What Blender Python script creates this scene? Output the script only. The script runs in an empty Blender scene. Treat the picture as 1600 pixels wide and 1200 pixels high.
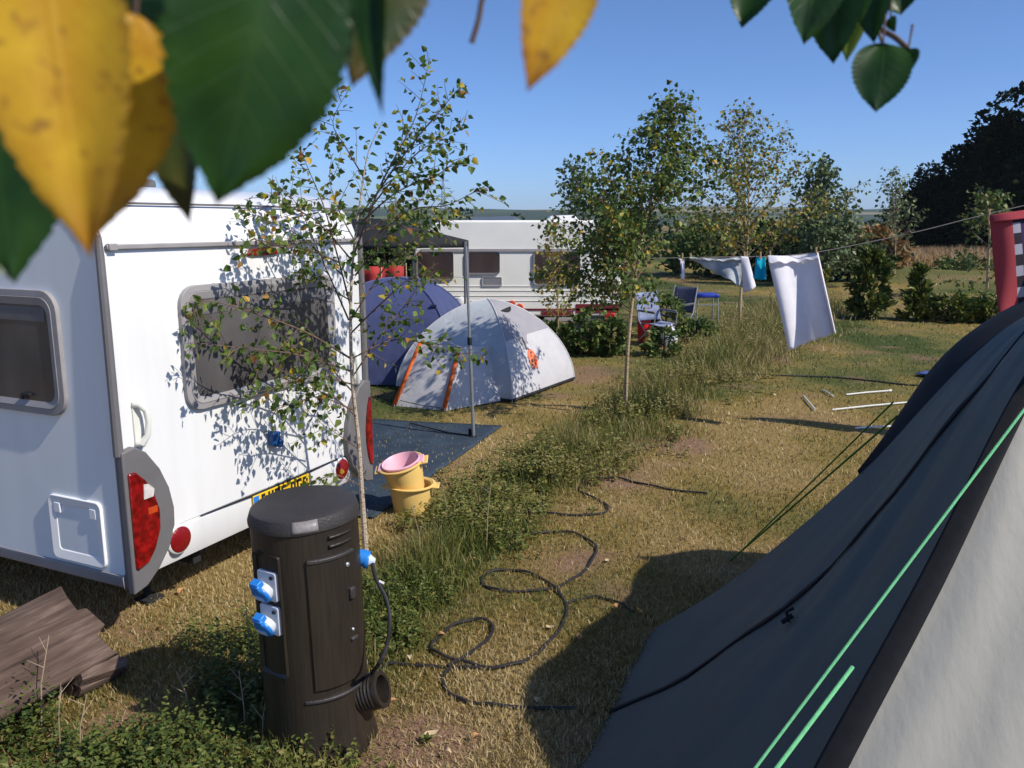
import bpy, math, random
import numpy as np
from mathutils import Vector, Matrix

random.seed(7)
RNG = np.random.default_rng(11)
SC = bpy.context.scene
COL = SC.collection

# ------------------------------------------------------------------ camera model
F = 1300.0
H = 2.2
PITCH = math.atan(250 / F)
CP, SP = math.cos(PITCH), math.sin(PITCH)

def ray(px, py):
    u = (px - 800) / F
    v = (py - 600) / F
    return Vector((u, CP - v * SP, -(SP + v * CP)))

def G(px, py, z=0.0):
    d = ray(px, py)
    return Vector((0, 0, H)) + d * ((z - H) / d.z)

def AT(px, py, Y):
    d = ray(px, py)
    return Vector((0, 0, H)) + d * (Y / d.y)

def PD(px, py, dist):
    d = ray(px, py).normalized()
    return Vector((0, 0, H)) + d * dist

# ------------------------------------------------------------------ materials
def new_mat(name):
    m = bpy.data.materials.new(name)
    m.use_nodes = True
    nt = m.node_tree
    nt.nodes.clear()
    out = nt.nodes.new('ShaderNodeOutputMaterial')
    return m, nt, out

def N(nt, t, **kw):
    n = nt.nodes.new(t)
    for k, v in kw.items():
        if k in n.inputs.keys():
            n.inputs[k].default_value = v
        else:
            setattr(n, k, v)
    return n

def c4(c):
    return (c[0], c[1], c[2], 1.0)

def ramp(nt, stops, interp='LINEAR'):
    r = nt.nodes.new('ShaderNodeValToRGB')
    cr = r.color_ramp
    cr.interpolation = interp
    while len(cr.elements) > 1:
        cr.elements.remove(cr.elements[-1])
    cr.elements[0].position = stops[0][0]
    cr.elements[0].color = c4(stops[0][1])
    for p, c in stops[1:]:
        e = cr.elements.new(p)
        e.color = c4(c)
    return r

def simple(name, col, rough=0.6, spec=0.4, var=0.12, scale=6.0, bump=0.0, bscale=60.0, metal=0.0, trans=0.0,
           stretch=None, coat=0.0, col2=None, bdist=0.01):
    m, nt, out = new_mat(name)
    b = N(nt, 'ShaderNodeBsdfPrincipled')
    b.inputs['Roughness'].default_value = rough
    b.inputs['Specular IOR Level'].default_value = spec
    b.inputs['Metallic'].default_value = metal
    b.inputs['Coat Weight'].default_value = coat
    tc = N(nt, 'ShaderNodeTexCoord')
    src = tc.outputs['Object']
    if stretch:
        mp = N(nt, 'ShaderNodeMapping')
        mp.inputs['Scale'].default_value = stretch
        nt.links.new(src, mp.inputs['Vector'])
        src = mp.outputs['Vector']
    nz = N(nt, 'ShaderNodeTexNoise')
    nz.inputs['Scale'].default_value = scale
    nz.inputs['Detail'].default_value = 5
    nt.links.new(src, nz.inputs['Vector'])
    a = [max(0, x * (1 - var)) for x in col]
    z = [min(1, x * (1 + var)) for x in (col2 or col)]
    r = ramp(nt, [(0.3, a), (0.7, z)])
    nt.links.new(nz.outputs['Fac'], r.inputs['Fac'])
    nt.links.new(r.outputs['Color'], b.inputs['Base Color'])
    if bump:
        n2 = N(nt, 'ShaderNodeTexNoise')
        n2.inputs['Scale'].default_value = bscale
        n2.inputs['Detail'].default_value = 4
        nt.links.new(src, n2.inputs['Vector'])
        bp = N(nt, 'ShaderNodeBump')
        bp.inputs['Strength'].default_value = bump
        bp.inputs['Distance'].default_value = bdist
        nt.links.new(n2.outputs['Fac'], bp.inputs['Height'])
        nt.links.new(bp.outputs['Normal'], b.inputs['Normal'])
    sh = b.outputs['BSDF']
    if trans > 0:
        t = N(nt, 'ShaderNodeBsdfTranslucent')
        nt.links.new(r.outputs['Color'], t.inputs['Color'])
        mx = N(nt, 'ShaderNodeMixShader')
        mx.inputs['Fac'].default_value = trans
        nt.links.new(sh, mx.inputs[1])
        nt.links.new(t.outputs['BSDF'], mx.inputs[2])
        sh = mx.outputs['Shader']
    nt.links.new(sh, out.inputs['Surface'])
    return m

def foliage(name, stops, trans=0.35, rough=0.5, spec=0.35):
    """colour by the per-leaf attribute 'tint'"""
    m, nt, out = new_mat(name)
    at = N(nt, 'ShaderNodeAttribute')
    at.attribute_name = 'tint'
    r = ramp(nt, stops)
    nt.links.new(at.outputs['Fac'], r.inputs['Fac'])
    b = N(nt, 'ShaderNodeBsdfPrincipled')
    b.inputs['Roughness'].default_value = rough
    b.inputs['Specular IOR Level'].default_value = spec
    nt.links.new(r.outputs['Color'], b.inputs['Base Color'])
    t = N(nt, 'ShaderNodeBsdfTranslucent')
    nt.links.new(r.outputs['Color'], t.inputs['Color'])
    mx = N(nt, 'ShaderNodeMixShader')
    mx.inputs['Fac'].default_value = trans
    nt.links.new(b.outputs['BSDF'], mx.inputs[1])
    nt.links.new(t.outputs['BSDF'], mx.inputs[2])
    nt.links.new(mx.outputs['Shader'], out.inputs['Surface'])
    return m

# ------------------------------------------------------------------ mesh building
SMOOTH = 0.6

class MB:
    def __init__(self):
        self.v, self.f, self.mi, self.uv = [], [], [], {}
        self.cur = 0

    def add(self, verts, faces):
        o = len(self.v)
        self.v += [Vector(p) for p in verts]
        for f in faces:
            self.f.append([i + o for i in f])
            self.mi.append(self.cur)
        return o

    def box(self, c, s, M=None):
        hx, hy, hz = s[0] / 2, s[1] / 2, s[2] / 2
        vs = [Vector((c[0] + sx * hx, c[1] + sy * hy, c[2] + sz * hz)) for sz in (-1, 1) for sy in (-1, 1) for sx in (-1, 1)]
        if M is not None:
            vs = [M @ p for p in vs]
        self.add(vs, [(0, 2, 3, 1), (4, 5, 7, 6), (0, 1, 5, 4), (2, 6, 7, 3), (0, 4, 6, 2), (1, 3, 7, 5)])
        return self

    def tube(self, pts, r, n=8, cap=True):
        pts = [Vector(p) for p in pts]
        k = len(pts)
        rs = r if isinstance(r, (list, tuple)) else [r] * k
        rings = []
        prev = None
        for i, p in enumerate(pts):
            d = (pts[min(i + 1, k - 1)] - pts[max(i - 1, 0)])
            if d.length < 1e-9:
                d = Vector((0, 0, 1))
            d.normalize()
            if prev is None:
                a = Vector((0, 0, 1)) if abs(d.z) < 0.9 else Vector((1, 0, 0))
                x = d.cross(a).normalized()
            else:
                x = (prev - d * prev.dot(d))
                x = x.normalized() if x.length > 1e-6 else d.orthogonal().normalized()
            prev = x
            y = d.cross(x)
            rings.append([p + (x * math.cos(2 * math.pi * j / n) + y * math.sin(2 * math.pi * j / n)) * rs[i] for j in range(n)])
        vs = [p for ring in rings for p in ring]
        fs = []
        for i in range(k - 1):
            for j in range(n):
                a, b = i * n + j, i * n + (j + 1) % n
                fs.append((a, b, b + n, a + n))
        if cap:
            fs.append(tuple(reversed(range(n))))
            fs.append(tuple((k - 1) * n + j for j in range(n)))
        self.add(vs, fs)
        return self

    def lathe(self, prof, n=24, M=None, cap=True):
        M = M or Matrix.Identity(4)
        vs, fs = [], []
        for r, z in prof:
            for j in range(n):
                a = 2 * math.pi * j / n
                vs.append(M @ Vector((r * math.cos(a), r * math.sin(a), z)))
        for i in range(len(prof) - 1):
            for j in range(n):
                a, b = i * n + j, i * n + (j + 1) % n
                fs.append((a, b, b + n, a + n))
        if cap:
            if prof[0][0] > 1e-5:
                fs.append(tuple(reversed(range(n))))
            if prof[-1][0] > 1e-5:
                fs.append(tuple((len(prof) - 1) * n + j for j in range(n)))
        self.add(vs, fs)
        return self

    def prism(self, poly, d, M=None):
        """poly in the XY plane of M, extruded from 0 to d along its Z"""
        M = M or Matrix.Identity(4)
        n = len(poly)
        vs = [M @ Vector((x, y, 0)) for x, y in poly] + [M @ Vector((x, y, d)) for x, y in poly]
        fs = [tuple(reversed(range(n))), tuple(range(n, 2 * n))]
        for i in range(n):
            j = (i + 1) % n
            fs.append((i, j, j + n, i + n))
        self.add(vs, fs)
        return self

    def ring(self, outer, inner, d, M=None, di=None):
        """a frame between two outlines with the same number of points"""
        M = M or Matrix.Identity(4)
        n = len(outer)
        di = d if di is None else di
        vs = [M @ Vector((x, y, 0)) for x, y in outer] + [M @ Vector((x, y, d)) for x, y in outer] \
            + [M @ Vector((x, y, di)) for x, y in inner] + [M @ Vector((x, y, 0)) for x, y in inner]
        fs = []
        for i in range(n):
            j = (i + 1) % n
            for k in range(4):
                a, b = k * n, ((k + 1) % 4) * n
                fs.append((a + i, a + j, b + j, b + i))
        self.add(vs, fs)
        return self

    def grid(self, fn, nu, nv, uv=True):
        vs = [Vector(fn(i / nu, j / nv)) for j in range(nv + 1) for i in range(nu + 1)]
        fs = []
        for j in range(nv):
            for i in range(nu):
                a = j * (nu + 1) + i
                fs.append((a, a + 1, a + nu + 2, a + nu + 1))
        o = self.add(vs, fs)
        if uv:
            for j in range(nv + 1):
                for i in range(nu + 1):
                    self.uv[o + j * (nu + 1) + i] = (i / nu, j / nv, 0)
        return self

    def build(self, name, mats, parent=None, origin=None, smooth=True, bevel=0.0, solid=0.0, seg=2):
        mats = mats if isinstance(mats, (list, tuple)) else [mats]
        off = Vector((0, 0, 0))
        if origin is not None:
            off = Vector(origin)
        elif parent is not None and not parent.get('localframe'):
            off = root_of(parent)
        me = bpy.data.meshes.new(name)
        me.from_pydata([tuple(p - off) for p in self.v], [], self.f)
        for m in mats:
            me.materials.append(m)
        if len(mats) > 1:
            me.polygons.foreach_set('material_index', self.mi)
        if self.uv:
            at = me.attributes.new('cloth', 'FLOAT_VECTOR', 'POINT')
            arr = np.zeros((len(self.v), 3), dtype=np.float32)
            for k, t in self.uv.items():
                arr[k] = t
            at.data.foreach_set('vector', arr.ravel())
        me.update()
        if smooth:
            me.shade_smooth()
            me.set_sharp_from_angle(angle=SMOOTH)
        o = bpy.data.objects.new(name, me)
        COL.objects.link(o)
        if parent is not None:
            o.parent = parent
            if parent.get('localframe'):
                o['localframe'] = 1
        elif origin is not None:
            o.location = off
        if bevel:
            b = o.modifiers.new('bevel', 'BEVEL')
            b.width = bevel
            b.segments = seg
            b.limit_method = 'ANGLE'
            b.angle_limit = 0.6
        if solid:
            s = o.modifiers.new('solid', 'SOLIDIFY')
            s.thickness = solid
            s.offset = 0
        return o

def root_of(o):
    while o.parent is not None:
        o = o.parent
    return o.location.copy()

def thing(name, label, cat, loc=(0, 0, 0), rotz=0.0, group=None, local=False):
    o = bpy.data.objects.new(name, None)
    COL.objects.link(o)
    o.location = loc
    o.rotation_euler = (0, 0, rotz)
    o.empty_display_size = 0.2
    tag(o, label, cat, group)
    if local:
        o['localframe'] = 1
    return o

def tag(o, label, cat, group=None, kind=None):
    if label:
        o['label'] = label
    if cat:
        o['category'] = cat
    if group:
        o['group'] = group
    if kind:
        o['kind'] = kind
    return o

def kind(o, k):
    o['kind'] = k
    return o

def npmesh(name, verts, faces, mat, parent=None, tint=None, smooth=False, offset=None):
    me = bpy.data.meshes.new(name)
    verts = np.asarray(verts, dtype=np.float32)
    if offset is not None:
        verts = verts - np.asarray(offset, dtype=np.float32)
    nf, k = faces.shape
    me.vertices.add(len(verts))
    me.vertices.foreach_set('co', verts.ravel())
    me.loops.add(nf * k)
    me.loops.foreach_set('vertex_index', faces.astype(np.int32).ravel())
    me.polygons.add(nf)
    me.polygons.foreach_set('loop_start', (np.arange(nf) * k).astype(np.int32))
    me.polygons.foreach_set('loop_total', np.full(nf, k, dtype=np.int32))
    me.update(calc_edges=True)
    me.validate()
    if tint is not None:
        for nm, arr in (tint.items() if isinstance(tint, dict) else [('tint', tint)]):
            a = me.attributes.new(nm, 'FLOAT', 'POINT')
            a.data.foreach_set('value', np.asarray(arr, dtype=np.float32))
    me.materials.append(mat)
    if smooth:
        me.shade_smooth()
    o = bpy.data.objects.new(name, me)
    COL.objects.link(o)
    if parent is not None:
        o.parent = parent
    return o

def unit(a):
    return a / np.maximum(np.linalg.norm(a, axis=1, keepdims=True), 1e-9)

LEAF_T = np.array([0.0, 0.32, 0.65, 1.0])
def leafarrays(pos, axis, nrm, size, wid, tint, fold=0.25):
    """folded pointed leaves: 6 vertices and 2 quads each"""
    n = len(pos)
    axis = unit(axis)
    side = unit(np.cross(axis, nrm))
    up = np.cross(side, axis)
    s = size[:, None]
    w = (size * wid)[:, None]
    P = np.empty((n, 6, 3))
    P[:, 0] = pos
    P[:, 1] = pos + axis * s * .30 + side * w * .5 + up * w * fold
    P[:, 2] = pos + axis * s * .62 + side * w * .36 + up * w * fold * .8
    P[:, 3] = pos + axis * s
    P[:, 4] = pos + axis * s * .62 - side * w * .36 + up * w * fold * .8
    P[:, 5] = pos + axis * s * .30 - side * w * .5 + up * w * fold
    b = (np.arange(n) * 6)[:, None]
    Fq = np.concatenate([b + np.array([[0, 1, 2, 3]]), b + np.array([[0, 3, 4, 5]])], 0)
    return P.reshape(-1, 3), Fq, np.repeat(tint, 6)

def leaves(name, pos, axis, nrm, size, wid, tint, mat, parent, fold=0.25):
    V, Fq, T = leafarrays(np.asarray(pos, float), np.asarray(axis, float), np.asarray(nrm, float), np.asarray(size, float), wid, np.asarray(tint, float), fold)
    off = None
    if parent is not None:
        off = tuple(root_of(parent))
    return npmesh(name, V, Fq, mat, parent, T, offset=off)

# value noise used both for the ground colour and for the grass blades
def _hash(ix, iy, seed):
    h = (ix * 374761393 + iy * 668265263 + seed * 1442695041) & 0xffffffff
    h = ((h ^ (h >> 13)) * 1274126177) & 0xffffffff
    return ((h ^ (h >> 16)) & 0xffff) / 65535.0

def vnoise(x, y, seed=0):
    x = np.asarray(x, float); y = np.asarray(y, float)
    ix = np.floor(x).astype(np.int64); iy = np.floor(y).astype(np.int64)
    fx = x - ix; fy = y - iy
    fx = fx * fx * (3 - 2 * fx); fy = fy * fy * (3 - 2 * fy)
    a = _hash(ix, iy, seed); b = _hash(ix + 1, iy, seed); c = _hash(ix, iy + 1, seed); d = _hash(ix + 1, iy + 1, seed)
    return (a * (1 - fx) + b * fx) * (1 - fy) + (c * (1 - fx) + d * fx) * fy

def fbm(x, y, seed=0, oct=4):
    t = 0; a = .5
    for i in range(oct):
        t = t + a * vnoise(x * 2 ** i, y * 2 ** i, seed + i * 7)
        a *= .5
    return t

def polydist(x, y, pts):
    """distance to a polyline and the arc parameter 0..1 of the nearest point"""
    best = np.full(np.shape(x), 1e9); par = np.zeros(np.shape(x))
    segs = len(pts) - 1
    for i in range(segs):
        ax, ay = pts[i][0], pts[i][1]; bx, by = pts[i + 1][0], pts[i + 1][1]
        dx, dy = bx - ax, by - ay
        t = np.clip(((x - ax) * dx + (y - ay) * dy) / (dx * dx + dy * dy), 0, 1)
        d = np.hypot(x - ax - t * dx, y - ay - t * dy)
        m = d < best
        best = np.where(m, d, best); par = np.where(m, (i + t) / segs, par)
    return best, par

# centre line of the weedy strip between the two pitches
STRIP = [G(430, 1260), G(560, 985), G(672, 880), G(765, 800), G(870, 727), G(985, 662), G(1075, 600), G(1150, 548), G(1215, 508), G(1262, 480)]
STRIP_W = [.40, .42, .48, .55, .72, .85, .95, 1.2, 1.5, 1.7]

def strip_mask(x, y):
    d, t = polydist(x, y, STRIP)
    w = np.interp(t, np.linspace(0, 1, len(STRIP_W)), STRIP_W)
    return d / w, t

def dryness(x, y):
    d = .47 + (fbm(x * .55 + 3.1, y * .4, 3, 4) - .47) * 1.7
    d = d + (fbm(x * 2.3, y * 1.7, 9, 3) - .45) * .55
    s, t = strip_mask(x, y)
    d = d + .215 - np.exp(-(s * 1.15) ** 2) * .50
    d = d - np.clip((y - 8) / 9, 0, .31)
    for (px, py, r, k) in ((880, 880, .9, .26), (760, 1060, .6, .16), (1000, 830, .8, .16)):
        g = G(px, py)
        d = d + k * np.exp(-((x - g.x) ** 2 + (y - g.y) ** 2) / r ** 2)
    d = np.where((x < -1.2) & (y > 3.2), d - .03, d)
    return np.clip(d, 0, 1)

def soilness(x, y):
    z = fbm(x * 1.6 + 9, y * 1.6, 21, 4)
    s = np.clip((z - .55) * 5, 0, 1) * .8
    for (px, py, r) in ((560, 1165, .42), (790, 950, .48), (960, 750, .40), (650, 1100, .30), (215, 1120, .3), (880, 870, .35), (1050, 690, .5), (720, 1160, .3), (240, 1000, .25)):
        g = G(px, py)
        s = s + np.clip(1.1 - np.hypot(x - g.x, y - g.y) / r, 0, 1) * np.clip((z - .3) * 4, 0, 1)
    return np.clip(s, 0, 1)

# ------------------------------------------------------------------ world, sun, camera
SUN_H = Vector((.865, -.50, 0)).normalized()
SUN_EL = math.radians(43.5)
W = bpy.data.worlds.new('World')
SC.world = W
W.use_nodes = True
wn = W.node_tree
bg = wn.nodes['Background']
sky = wn.nodes.new('ShaderNodeTexSky')
sky.sky_type = 'NISHITA'
sky.sun_disc = False
sky.sun_elevation = SUN_EL
sky.sun_rotation = math.atan2(SUN_H.x, SUN_H.y)
sky.altitude = 60
sky.air_density = 0.64
sky.dust_density = 0.5
sky.ozone_density = 10.0
wn.links.new(sky.outputs['Color'], bg.inputs['Color'])
bg.inputs['Strength'].default_value = 0.15

sl = bpy.data.lights.new('sun', 'SUN')
sl.energy = 4.7
sl.angle = math.radians(0.53)
sl.color = (1.0, .93, .82)
so = bpy.data.objects.new('sun', sl)
COL.objects.link(so)
sd = Vector((SUN_H.x * math.cos(SUN_EL), SUN_H.y * math.cos(SUN_EL), math.sin(SUN_EL)))
so.rotation_euler = sd.to_track_quat('Z', 'Y').to_euler()
so.location = sd * 30

cd = bpy.data.cameras.new('camera')
cam = bpy.data.objects.new('camera', cd)
COL.objects.link(cam)
cam.location = (0, 0, H)
cam.rotation_euler = (math.radians(90) - PITCH, 0, 0)
cd.sensor_width = 36
cd.lens = 36 * F / 1600
cd.clip_start = 0.02
cd.clip_end = 20000
cd.dof.use_dof = True
cd.dof.focus_distance = 6.5
cd.dof.aperture_fstop = 13
SC.camera = cam
SC.view_settings.view_transform = 'Standard'
SC.view_settings.look = 'None'
SC.view_settings.exposure = 0.12
SC.view_settings.gamma = 1
SC.cycles.max_bounces = 8
SC.cycles.transparent_max_bounces = 8

# ------------------------------------------------------------------ shared materials
BIRCH = [(0, (.025, .055, .012)), (.35, (.07, .125, .024)), (.62, (.15, .215, .045)), (.80, (.25, .29, .065)), (.90, (.50, .36, .03)), (.96, (.55, .33, .03)), (1, (.22, .09, .03))]
M_BIRCHLEAF = foliage('birch_leaf', BIRCH, .38)
M_BIRCHY = foliage('birch_leaf_turning', [(0, (.03, .065, .015)), (.3, (.10, .16, .035)), (.55, (.22, .26, .055)), (.75, (.30, .24, .035)), (.92, (.5, .33, .03)), (1, (.2, .09, .03))], .32)
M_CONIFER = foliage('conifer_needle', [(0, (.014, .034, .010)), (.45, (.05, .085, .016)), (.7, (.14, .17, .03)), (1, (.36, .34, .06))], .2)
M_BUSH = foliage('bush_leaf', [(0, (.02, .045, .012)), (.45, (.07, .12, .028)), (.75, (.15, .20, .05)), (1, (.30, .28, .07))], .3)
M_WILLOW = foliage('willow_leaf', [(0, (.045, .075, .032)), (.5, (.11, .155, .065)), (1, (.22, .27, .12))], .3)
M_RUST = foliage('rust_leaf', [(0, (.06, .06, .02)), (.4, (.20, .13, .04)), (.7, (.35, .18, .06)), (1, (.42, .22, .10))], .2)
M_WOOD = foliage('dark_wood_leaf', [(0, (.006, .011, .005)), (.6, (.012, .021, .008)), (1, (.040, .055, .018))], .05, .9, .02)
M_HEDGE = foliage('hedge_leaf', [(0, (.014, .03, .012)), (.6, (.035, .06, .022)), (1, (.08, .10, .035))], .1, .8, .1)
M_WEED = foliage('weed_leaf', [(0, (.032, .062, .015)), (.3, (.105, .145, .03)), (.5, (.19, .20, .045)), (.72, (.28, .235, .085)), (1, (.42, .32, .16))], .32)
M_GRASS = foliage('grass_blade', [(0, (.045, .085, .018)), (.3, (.115, .135, .033)), (.55, (.22, .165, .045)), (.8, (.305, .22, .082)), (1, (.50, .40, .21))], .2)
M_FIELD = foliage('dry_field_grass', [(0, (.28, .18, .08)), (.6, (.42, .28, .14)), (1, (.5, .34, .2))], .15)

def bark_mat(name, base, dark, sc=40):
    m, nt, out = new_mat(name)
    b = N(nt, 'ShaderNodeBsdfPrincipled')
    b.inputs['Roughness'].default_value = .75
    tc = N(nt, 'ShaderNodeTexCoord')
    mp = N(nt, 'ShaderNodeMapping')
    mp.inputs['Scale'].default_value = (1, 1, 3.0)
    nt.links.new(tc.outputs['Object'], mp.inputs['Vector'])
    nz = N(nt, 'ShaderNodeTexNoise')
    nz.inputs['Scale'].default_value = sc
    nz.inputs['Detail'].default_value = 3
    nt.links.new(mp.outputs['Vector'], nz.inputs['Vector'])
    r = ramp(nt, [(.36, dark), (.48, base), (.8, [min(1, x * 1.25) for x in base])])
    nt.links.new(nz.outputs['Fac'], r.inputs['Fac'])
    nt.links.new(r.outputs['Color'], b.inputs['Base Color'])
    nt.links.new(b.outputs['BSDF'], out.inputs['Surface'])
    return m

M_BARK = bark_mat('birch_bark', (.50, .41, .31), (.16, .11, .075))
M_BARK2 = bark_mat('pale_brown_bark', (.40, .30, .18), (.16, .11, .07), 25)
M_TWIG = simple('twig_bark', (.10, .065, .05), .7, .3, .3, 30)
M_LIMB = simple('brown_limb_bark', (.15, .095, .07), .7, .3, .3, 30)
M_DARKBARK = simple('dark_bark', (.035, .028, .022), .9, .1, .3, 4)

# ------------------------------------------------------------------ ground
def ground():
    m, nt, out = new_mat('lawn_soil')
    at = N(nt, 'ShaderNodeAttribute'); at.attribute_name = 'dry'
    at2 = N(nt, 'ShaderNodeAttribute'); at2.attribute_name = 'soil'
    tc = N(nt, 'ShaderNodeTexCoord')
    nz = N(nt, 'ShaderNodeTexNoise'); nz.inputs['Scale'].default_value = 22; nz.inputs['Detail'].default_value = 8; nz.inputs['Roughness'].default_value = .7
    nt.links.new(tc.outputs['Object'], nz.inputs['Vector'])
    ad = N(nt, 'ShaderNodeMath', operation='MULTIPLY_ADD')
    nt.links.new(nz.outputs['Fac'], ad.inputs[0]); ad.inputs[1].default_value = .7
    sb = N(nt, 'ShaderNodeMath', operation='SUBTRACT')
    nt.links.new(at.outputs['Fac'], sb.inputs[0]); sb.inputs[1].default_value = .35
    nt.links.new(sb.outputs[0], ad.inputs[2])
    r = ramp(nt, [(.1, (.055, .075, .02)), (.35, (.13, .125, .04)), (.6, (.215, .157, .048)), (.85, (.27, .19, .075))])
    nt.links.new(ad.outputs[0], r.inputs['Fac'])
    n2 = N(nt, 'ShaderNodeTexNoise'); n2.inputs['Scale'].default_value = 90; n2.inputs['Detail'].default_value = 6
    nt.links.new(tc.outputs['Object'], n2.inputs['Vector'])
    soil = ramp(nt, [(.35, (.15, .085, .055)), (.65, (.30, .19, .13))])
    nt.links.new(n2.outputs['Fac'], soil.inputs['Fac'])
    mx = N(nt, 'ShaderNodeMix', data_type='RGBA')
    nt.links.new(at2.outputs['Fac'], mx.inputs['Factor'])
    nt.links.new(r.outputs['Color'], mx.inputs['A']); nt.links.new(soil.outputs['Color'], mx.inputs['B'])
    b = N(nt, 'ShaderNodeBsdfPrincipled'); b.inputs['Roughness'].default_value = .95; b.inputs['Specular IOR Level'].default_value = .1
    nt.links.new(mx.outputs['Result'], b.inputs['Base Color'])
    bp = N(nt, 'ShaderNodeBump'); bp.inputs['Strength'].default_value = .8; bp.inputs['Distance'].default_value = .02
    nt.links.new(nz.outputs['Fac'], bp.inputs['Height']); nt.links.new(bp.outputs['Normal'], b.inputs['Normal'])
    nt.links.new(b.outputs['BSDF'], out.inputs['Surface'])
    # one sheet: fine near, coarser outwards
    def axis(lo, hi, step, far):
        a = list(np.arange(lo, hi + 1e-6, step))
        up = [hi + s for s in (1, 3, 6, 10, 16, 25, 40, 80, 200, 600, 2000, far)]
        dn = [lo - s for s in (far, 2000, 600, 200, 80, 40, 16, 6, 2)]
        return np.array(dn + a + up)
    X = axis(-7, 12, .12, 5000); Y = axis(1.0, 28, .12, 5000)
    gx, gy = np.meshgrid(X, Y)
    gz = (fbm(gx * .8, gy * .8, 50, 3) - .45) * .03 * ((np.abs(gx) < 12) & (gy < 28))
    V = np.stack([gx, gy, gz], -1).reshape(-1, 3)
    nx, ny = len(X), len(Y)
    i = np.arange((nx - 1) * (ny - 1)); a = (i // (nx - 1)) * nx + i % (nx - 1)
    Fq = np.stack([a, a + 1, a + nx + 1, a + nx], 1)
    o = npmesh('ground', V, Fq, m, None, {'dry': dryness(gx, gy).ravel(), 'soil': soilness(gx, gy).ravel()}, smooth=True)
    kind(o, 'structure')
ground()

def gheight(x, y):
    return (fbm(x * .8, y * .8, 50, 3) - .45) * .03 * ((np.abs(x) < 12) & (y < 28))

def blades(x, y, h, w, lean, tint, name, mat, label, cat, z=None):
    n = len(x)
    a = RNG.uniform(0, 2 * np.pi, n); b = RNG.uniform(0, 2 * np.pi, n)
    side = np.stack([np.cos(a), np.sin(a), np.zeros(n)], 1) * (w * .5)[:, None]
    ln = np.stack([np.cos(b), np.sin(b), np.zeros(n)], 1) * (lean * h)[:, None]
    base = np.stack([x, y, (gheight(x, y) - .004) if z is None else z], 1)
    hz = h * np.sqrt(np.clip(1 - lean ** 2 * .8, .05, 1))
    mid = base + ln * .4; mid[:, 2] += hz * .62
    tip = base + ln; tip[:, 2] += hz
    P = np.stack([base - side, base + side, mid + side * .75, mid - side * .75, tip], 1).reshape(-1, 3)
    k = (np.arange(n) * 5)[:, None]
    # one quad and one triangle, the triangle written as a quad-free second mesh part would need mixed sizes: use triangles
    Fq = np.concatenate([k + np.array([[0, 1, 2]]), k + np.array([[0, 2, 3]]), k + np.array([[3, 2, 4]])], 0)
    o = npmesh(name, P, Fq, mat, None, np.repeat(tint, 5))
    tag(o, label, cat, kind='stuff')
    return o

def lawn_grass():
    n = 430000
    px = RNG.uniform(-480, 1900, n); py = 415 + (1330 - 415) * RNG.uniform(0, 1, n) ** .8
    u = (px - 800) / F; v = (py - 600) / F
    dn = SP + v * CP
    t = H / dn
    x = u * t; y = (CP - v * SP) * t
    x = x + RNG.normal(0, .02, n); y = y + RNG.normal(0, .03, n)
    dr = dryness(x, y); so_ = soilness(x, y)
    keep = (RNG.uniform(0, 1, n) > so_ * .8) & (y < 40)
    x, y, dr = x[keep], y[keep], dr[keep]
    n = len(x)
    tint = np.clip(dr * 1.08 - .02 + RNG.normal(0, .26, n), 0, 1)
    h = RNG.uniform(.014, .052, n) * (1 + np.clip(y - 8, 0, 20) * .03)
    w = RNG.uniform(.0035, .0075, n) * (1 + np.clip(y - 5, 0, 40) * .16)
    blades(x, y, h, w, RNG.uniform(.2, 1.05, n), tint, 'grass', M_GRASS, 'short parched tan and green grass covering the pitches', 'grass')
lawn_grass()

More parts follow.
